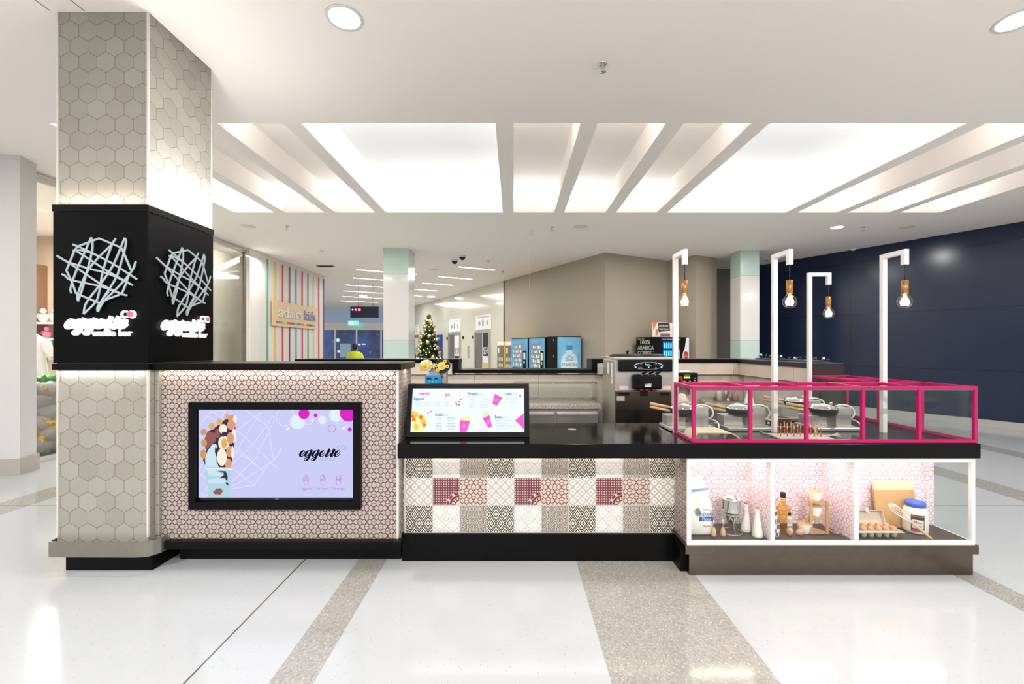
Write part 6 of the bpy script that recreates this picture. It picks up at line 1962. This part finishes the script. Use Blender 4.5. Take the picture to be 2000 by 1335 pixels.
# ---------------------------------------------------------------- hanging signs near the doors
hs = thing('hanging_sign', 'dark overhead direction sign with white magenta and orange symbols', 'sign', (-5.9, 16.5, 2.6))
Mh = frame((-6.19, 16.5, 2.67), (1, 0, 0), (0, 0, 1))
MB().box(-6.19, 16.5, 2.67, -5.12, 16.62, 3.09, 0.004).build('sign_panel', pmat('dark_navy_sign', C(38, 40, 60), 0.35), hs)
sy_ = MB().at(Mh)
sy_.use(emat('sign_white', (0.9, 0.95, 1, 1), 0.9)).poly([(0.05, 0.30), (0.09, 0.26), (0.13, 0.30), (0.09, 0.34)], 0.003)
sy_.use(emat('sign_magenta', C(210, 60, 190), 0.9)).rect(0.16, 0.25, 0.26, 0.35, 0.003)
sy_.use(emat('sign_orange', C(240, 120, 80), 0.9)).rect(0.29, 0.25, 0.40, 0.35, 0.003)
sy_.use(emat('sign_white2', (0.9, 0.95, 1, 1), 0.9)).rect(0.19, 0.28, 0.23, 0.32, 0.004).rect(0.32, 0.28, 0.37, 0.32, 0.004)
sy_.build('symbols', None, hs)
for x in (-5.9, -5.35): MB().cyl((x, 16.56, 3.09), (x, 16.56, ZC), 0.012, n=8).build('hanger_rod', M['steelsoft'], hs)
ex = thing('exit_sign', 'small green and white emergency exit sign above the far doors', 'exit sign', (-9.85, 26.8, 3.1))
e_ = MB().at(frame((-10.1, 26.6, 2.85), (1, 0, 0), (0, 0, 1)))
e_.use(emat('exit_green', (0.1, 0.75, 0.55, 1), 1.1)).rect(0, 0, 0.62, 0.3, 0, 0.05)
e_.use(emat('exit_white', (1, 1, 1, 1), 1.4)).rect(0.12, 0.07, 0.18, 0.23, 0.053).disc(0.28, 0.22, 0.03, 0.053).poly([(0.24, 0.19), (0.32, 0.19), (0.36, 0.05), (0.30, 0.12), (0.24, 0.05)], 0.053).poly([(0.42, 0.15), (0.5, 0.22), (0.5, 0.18), (0.57, 0.18), (0.57, 0.12), (0.5, 0.12), (0.5, 0.08)], 0.053)
e_.build('sign_face', None, ex)
MB().box(-9.8, 26.62, 3.15, -9.76, 26.65, ZC).build('bracket', M['steelsoft'], ex)

# ---------------------------------------------------------------- things on the ceiling
glow = emat('downlight_glow', (1.0, 0.98, 0.95, 1), 22.0)
dl0 = None
for (x, y, pw_, label) in DOWNLIGHTS:
    if y > 0 and label.find('outside') < 0:
        t = thing('downlight', label, 'downlight', (x, y, ZC - 0.004), 'round downlights')
        MB().lathe([(0.105, 0.0), (0.125, -0.006), (0.13, 0.003), (0.105, 0.003)], (x, y, ZC - 0.004), 32).build('trim_ring', M['whitemetal'], t)
        MB().lathe([(0.0, 0.0), (0.106, 0.0)], (x, y, ZC - 0.005), 32).build('lens', glow, t)
    l = bpy.data.lights.new('downlight_lamp', 'AREA'); l.shape = 'DISK'; l.size = 0.2; l.energy = pw_; l.color = NEUT
    o = bpy.data.objects.new('downlight_lamp', l); o.location = (x, y, ZC - 0.02); COL.objects.link(o)
for i, x in enumerate((-1.15, 3.6)):
    for yy in (6.84,):
        t = thing('coffer_downlight', 'small white downlight in the lid of the %s large ceiling coffer' % ('left', 'right')[i], 'downlight', (x, yy, ZC + 0.45), 'small downlights in the large coffers')
        MB().lathe([(0.0, 0.0), (0.07, 0.0), (0.085, 0.004), (0.085, 0.009)], (x, yy, ZC + 0.45), 24).build('lens', emat('coffer_lens', (1, 1, 1, 1), 2.0), t)
# far linear ceiling lights, perpendicular to the long wall
PE = Vector((0.8744, 0.4852))
lin_glow = emat('linear_light_glow', (1.0, 0.98, 0.94, 1), 3.0)
ll0 = None
names = ['nearest', 'second', 'third', 'fourth', 'fifth', 'sixth', 'seventh']
k = 0
for side, pts in (('right', [(-0.5, 13.3), (-1.39, 15.1), (-2.25, 16.6), (-3.13, 18.3), (-4.2, 20.2)]), ('left', [(-3.1, 14.1), (-3.8, 15.7), (-4.7, 17.4), (-5.5, 19.2), (-6.3, 21.2), (-7.2, 23.2)])):
    for i, (x, y) in enumerate(pts):
        label = '%s slim linear ceiling light of the %s row over the arcade' % (names[i], side)
        Ln = 1.25 if side == 'right' else 1.9
        Mx = frame((x - PE.x * Ln, y - PE.y * Ln, ZC - 0.012), (PE.x, PE.y, 0), (-PE.y, PE.x, 0))
        t = thing('linear_ceiling_light', label, 'ceiling light', (x - PE.x * Ln / 2, y - PE.y * Ln / 2, ZC - 0.012), 'linear ceiling lights over the arcade')
        MB().at(Mx).rect(0, 0, Ln, 0.18, 0.0, 0.010).build('frame', M['whitemetal'], t)
        lm = MB().at(Mx).add([(0.02, 0.02, -0.002), (Ln - 0.02, 0.02, -0.002), (Ln - 0.02, 0.16, -0.002), (0.02, 0.16, -0.002)], [(3, 2, 1, 0)])
        lm.build('diffuser', lin_glow, t)
for x, y in ((-2.6, 14.0), (-4.6, 18.0), (-6.5, 22.5)):
    area('arcade_fill', (x, y, ZC - 0.03), 2.5, 2.0, 85, NEUT)  # added fill, boosts the light of the linear fittings
area('arcade_fill', (4.0, 9.3, ZC - 0.03), 1.2, 0.4, 40, NEUT)  # this and the next two: added fill for back ceiling and walls, no fitting
area('arcade_fill', (-0.6, 9.6, ZC - 0.03), 1.2, 0.4, 34, NEUT)
area('arcade_fill', (-4.6, 9.4, ZC - 0.03), 1.2, 0.4, 32, NEUT)
for x, y, pw_ in ((-3.9, 20.6, 25), (-7.0, 20.2, 18)):
    t = thing('downlight', 'small round downlight in the far arcade ceiling, %s row' % ('right' if x > -5 else 'left'), 'downlight', (x, y, ZC - 0.004), 'round downlights')
    MB().lathe([(0.0, 0.0), (0.16, 0.0), (0.18, 0.003)], (x, y, ZC - 0.006), 24).build('lens', glow, t)


def fit(x, y, kind, label):
    t = thing({'s': 'sprinkler', 'd': 'smoke_detector', 'c': 'security_camera', 'k': 'ceiling_speaker'}[kind], label, {'s': 'sprinkler', 'd': 'smoke detector', 'c': 'security camera', 'k': 'speaker'}[kind], (x, y, ZC - 0.1))
    if kind == 's':
        MB().lathe([(0.0, 0.0), (0.032, 0.0), (0.036, 0.006), (0.036, 0.008)], (x, y, ZC - 0.0085), 20).build('escutcheon', M['chrome'], t)
        MB().lathe([(0.0, -0.062), (0.028, -0.062), (0.028, -0.058), (0.006, -0.055), (0.006, -0.04), (0.016, -0.03), (0.016, 0.0)], (x, y, ZC - 0.008), 14).build('nozzle', M['steelsoft'], t)
    elif kind == 'd':
        MB().lathe([(0.0, -0.05), (0.035, -0.05), (0.05, -0.03), (0.055, -0.001)], (x, y, ZC), 20).build('body', M['whitemetal'], t)
    elif kind == 'c':
        MB().lathe([(0.085, -0.045), (0.09, -0.04), (0.09, -0.001)], (x, y, ZC), 24).build('mount', M['whitemetal'], t)
        MB().lathe([(0.0, -0.12), (0.03, -0.115), (0.06, -0.095), (0.078, -0.065), (0.08, -0.045)], (x, y, ZC), 24).build('dome', pmat('smoked_dome', C(28, 28, 30), 0.08), t)
    else:
        MB().lathe([(0.0, -0.006), (0.11, -0.006), (0.13, -0.001)], (x, y, ZC), 28).build('grille', pmat('cream_grille', C(222, 212, 188), 0.7), t)


def cxy(px, py):                          # point of the ceiling seen at a photo pixel
    Y = (ZC - EYE) * F_PX / (CY - py)
    return (px - CX) * Y / F_PX, Y


fit(*cxy(1177, 124), 's', 'large looking steel sprinkler head on the near ceiling before the coffers')
fit(*cxy(560, 441), 's', 'sprinkler head on the ceiling left, beyond the coffers')
fit(*cxy(1078, 443), 's', 'sprinkler head on the ceiling at the middle, beyond the coffers')
fit(*cxy(1686, 443), 's', 'sprinkler head on the ceiling beside the right downlight')
fit(*cxy(982, 529), 's', 'sprinkler head on the far ceiling near the long wall')
fit(*cxy(1497, 508), 's', 'sprinkler head between the banded column and the navy wall')
fit(*cxy(732, 529), 's', 'sprinkler head on the far ceiling left of the banded column')
fit(*cxy(485, 442), 'k', 'round ceiling speaker above the left shop glass')
fit(*cxy(1134, 443), 'k', 'round ceiling speaker at the middle, beyond the coffers')
fit(*cxy(1771, 444), 'k', 'round ceiling speaker near the navy wall')
fit(*cxy(848, 526), 'k', 'small looking round ceiling speaker above the Christmas tree')
fit(*cxy(628, 489), 'd', 'white smoke detector above the boarded shop wall')
fit(*cxy(953, 509), 'd', 'white smoke detector right of the two security cameras')
fit(*cxy(1666, 485), 'd', 'white smoke detector next to the top of the navy wall')
fit(*cxy(888, 507), 'c', 'black dome security camera on the ceiling, left of the two')
fit(*cxy(903, 499), 'c', 'dome security camera on the ceiling, right of the two')
x, y = cxy(636, 519)
vt = thing('ceiling_vent', 'dark slotted air vent in the ceiling above the striped wall', 'vent', (x, y, ZC - 0.01))
v_ = MB().box(x - 0.24, y - 0.1, ZC - 0.012, x + 0.24, y + 0.1, ZC - 0.002)
v_.build('frame', pmat('vent_grey', C(120, 114, 106), 0.5), vt)
for i in range(5): MB().box(x - 0.22, y - 0.08 + 0.035 * i, ZC - 0.02, x + 0.22, y - 0.065 + 0.035 * i, ZC - 0.012).build('slat', M['rubber'], vt)
# hanging wire with a hook
x, y = cxy(1036, 450)
hw = thing('hanging_wire', 'thin wire with white hooks hanging from the ceiling at the middle', 'wire', (x, y, 2.5))
MB().tube([(x - 0.02, y, ZC), (x - 0.02, y, 2.72)], 0.0025, 5).build('wire', M['whitemetal'], hw)
MB().tube([(x - 0.12, y, ZC), (x - 0.12, y, 3.45)], 0.002, 5).build('wire', M['whitemetal'], hw)
MB().box(x - 0.03, y - 0.01, ZC - 0.09, x + 0.05, y + 0.01, ZC - 0.06).box(x + 0.03, y - 0.01, ZC - 0.06, x + 0.05, y + 0.01, ZC).build('hook', M['whitemetal'], hw)
for i, x in enumerate((-3.25, -3.01)):
    MB().box(x, 1.5, ZC - 0.002, x + 0.006, 3.05, ZC + 0.001).struct('trim_%d' % (17 + i), pmat('ceiling_joint', C(120, 112, 104), 0.7))

# ---------------------------------------------------------------- in the shop on the left
pf = thing('pineapple_float', 'grey scaly inflatable pineapple with green crown standing behind the left shop glass', 'inflatable', (-7.05, 6.5, 0))
gx, gy = -7.02, 6.5
def vari():
    m = pmat('printed_grey_vinyl', C(150, 150, 152), 0.25)
    nt = m.node_tree
    n1 = noise(nt, 5, 3); n2_ = noise(nt, 9, 3)
    c_ = mixc(nt, n1, C(136, 136, 140), C(190, 190, 192))
    c_ = mixc(nt, n2_.gt(0.58), c_, C(214, 128, 44)); c_ = mixc(nt, n2_.gt(0.62), c_, C(240, 214, 40))
    return setcol(m, c_)
gv = vari()
rows_ = 6
for j in range(rows_):
    R_ = 0.34 - 0.033 * abs(j - 1.2)
    pb_ = MB()
    for i in range(7):
        a = 2 * math.pi * (i + 0.5 * (j % 2)) / 7
        pb_.ball((gx + R_ * 0.72 * math.cos(a), gy + R_ * 0.72 * math.sin(a), 0.16 + 0.155 * j), (0.16, 0.16, 0.14), 12, 8)
    pb_.ball((gx, gy, 0.17 + 0.155 * j), (R_ * 0.8, R_ * 0.8, 0.15), 14, 8)
    pb_.build('scale_row', gv, pf)
cw = MB()
for k in range(9):
    a = 2 * math.pi * k / 9; e = 0.5 + 0.5 * (k % 2)
    cw.tube([(gx + 0.05 * math.cos(a), gy + 0.05 * math.sin(a), 0.98), (gx + 0.13 * math.cos(a), gy + 0.13 * math.sin(a), 1.08), (gx + (0.16 + 0.1 * e) * math.cos(a), gy + (0.16 + 0.1 * e) * math.sin(a), 1.13 + 0.06 * e)], [0.05, 0.06, 0.008], 8)
cw.build('leaf_crown', setcol(pmat('crown', C(90, 150, 80), 0.3), mixc(pmat('tmp').node_tree, 0.5, C(1, 1, 1), C(1, 1, 1))) if False else pmat('crown_green', C(96, 160, 84), 0.3), pf)
wf_ = thing('white_float', 'white curling inflatable swan shaped float behind the pineapple in the left shop', 'inflatable', (-8.0, 7.3, 0))
ds = thing('display_plinth', 'low white display plinth under the white float in the left shop', 'plinth', (-8.0, 7.3, 0))
MB().box(-8.35, 7.0, 0, -7.55, 7.75, 0.8, 0.01).build('block', M['white'], ds)
MB().box(-8.36, 6.985, 0.8, -7.54, 7.76, 0.83, 0.004).build('top', pmat('pale_blue_top', C(170, 214, 232), 0.4), ds)
w_ = MB()
for k in range(11):
    o_ = 0.04 * k
    w_.tube(cr([(-8.2 + o_, 7.3, 0.88), (-8.3 + o_ * 1.2, 7.25, 1.2), (-8.2 + o_, 7.2, 1.58), (-8.0 + o_ * 0.7, 7.2, 1.78 - 0.012 * k), (-7.85 + o_ * 0.5, 7.22, 1.66 - 0.03 * k)], 5), 0.045, 8)
w_.ball((-7.95, 7.35, 0.96), (0.3, 0.26, 0.13), 16, 9)
w_.build('white_vinyl', pmat('white_vinyl', C(240, 238, 232), 0.25), wf_)
shf2 = thing('shop_shelf', 'white shelf with pink and white toys on the far wall of the left shop', 'shelf', (-9.5, 9.0, 1.75))
MB().box(-9.95, 8.95, 2.04, -8.9, 9.30, 2.08).box(-9.95, 8.95, 1.71, -8.9, 9.30, 1.75).build('boards', M['white'], shf2)
toyp, toyw = pmat('toy_pink', C(228, 120, 150), 0.4), pmat('toy_white', C(226, 214, 204), 0.4)
def toy(x, z, m, label, s=1.0):
    t = thing('toy', label, 'toy', (x, 9.08, z), 'toys on the shop shelf')
    MB().ball((x, 9.1, z + 0.1 * s), (0.09 * s, 0.08 * s, 0.1 * s), 14, 9).build('body', m, t)
    MB().ball((x + 0.05 * s, 9.05, z + 0.23 * s), (0.055 * s, 0.05 * s, 0.06 * s), 12, 8).build('head', m, t)
    MB().tube(cr([(x - 0.08 * s, 9.1, z + 0.08 * s), (x - 0.14 * s, 9.1, z + 0.13 * s), (x - 0.09 * s, 9.1, z + 0.18 * s)], 4), 0.015 * s, 6).build('tail', m, t)
toy(-9.83, 2.081, toyw, 'white round toy on the upper shop shelf, left')
toy(-9.58, 2.081, toyw, 'white round toy on the upper shop shelf, middle')
toy(-9.33, 2.081, toyp, 'pink round toy on the upper shop shelf, right')
toy(-9.75, 1.751, toyp, 'pink round toy on the lower shop shelf, left', 0.85)
toy(-9.4, 1.751, toyp, 'pink round toy on the lower shop shelf, right', 0.85)
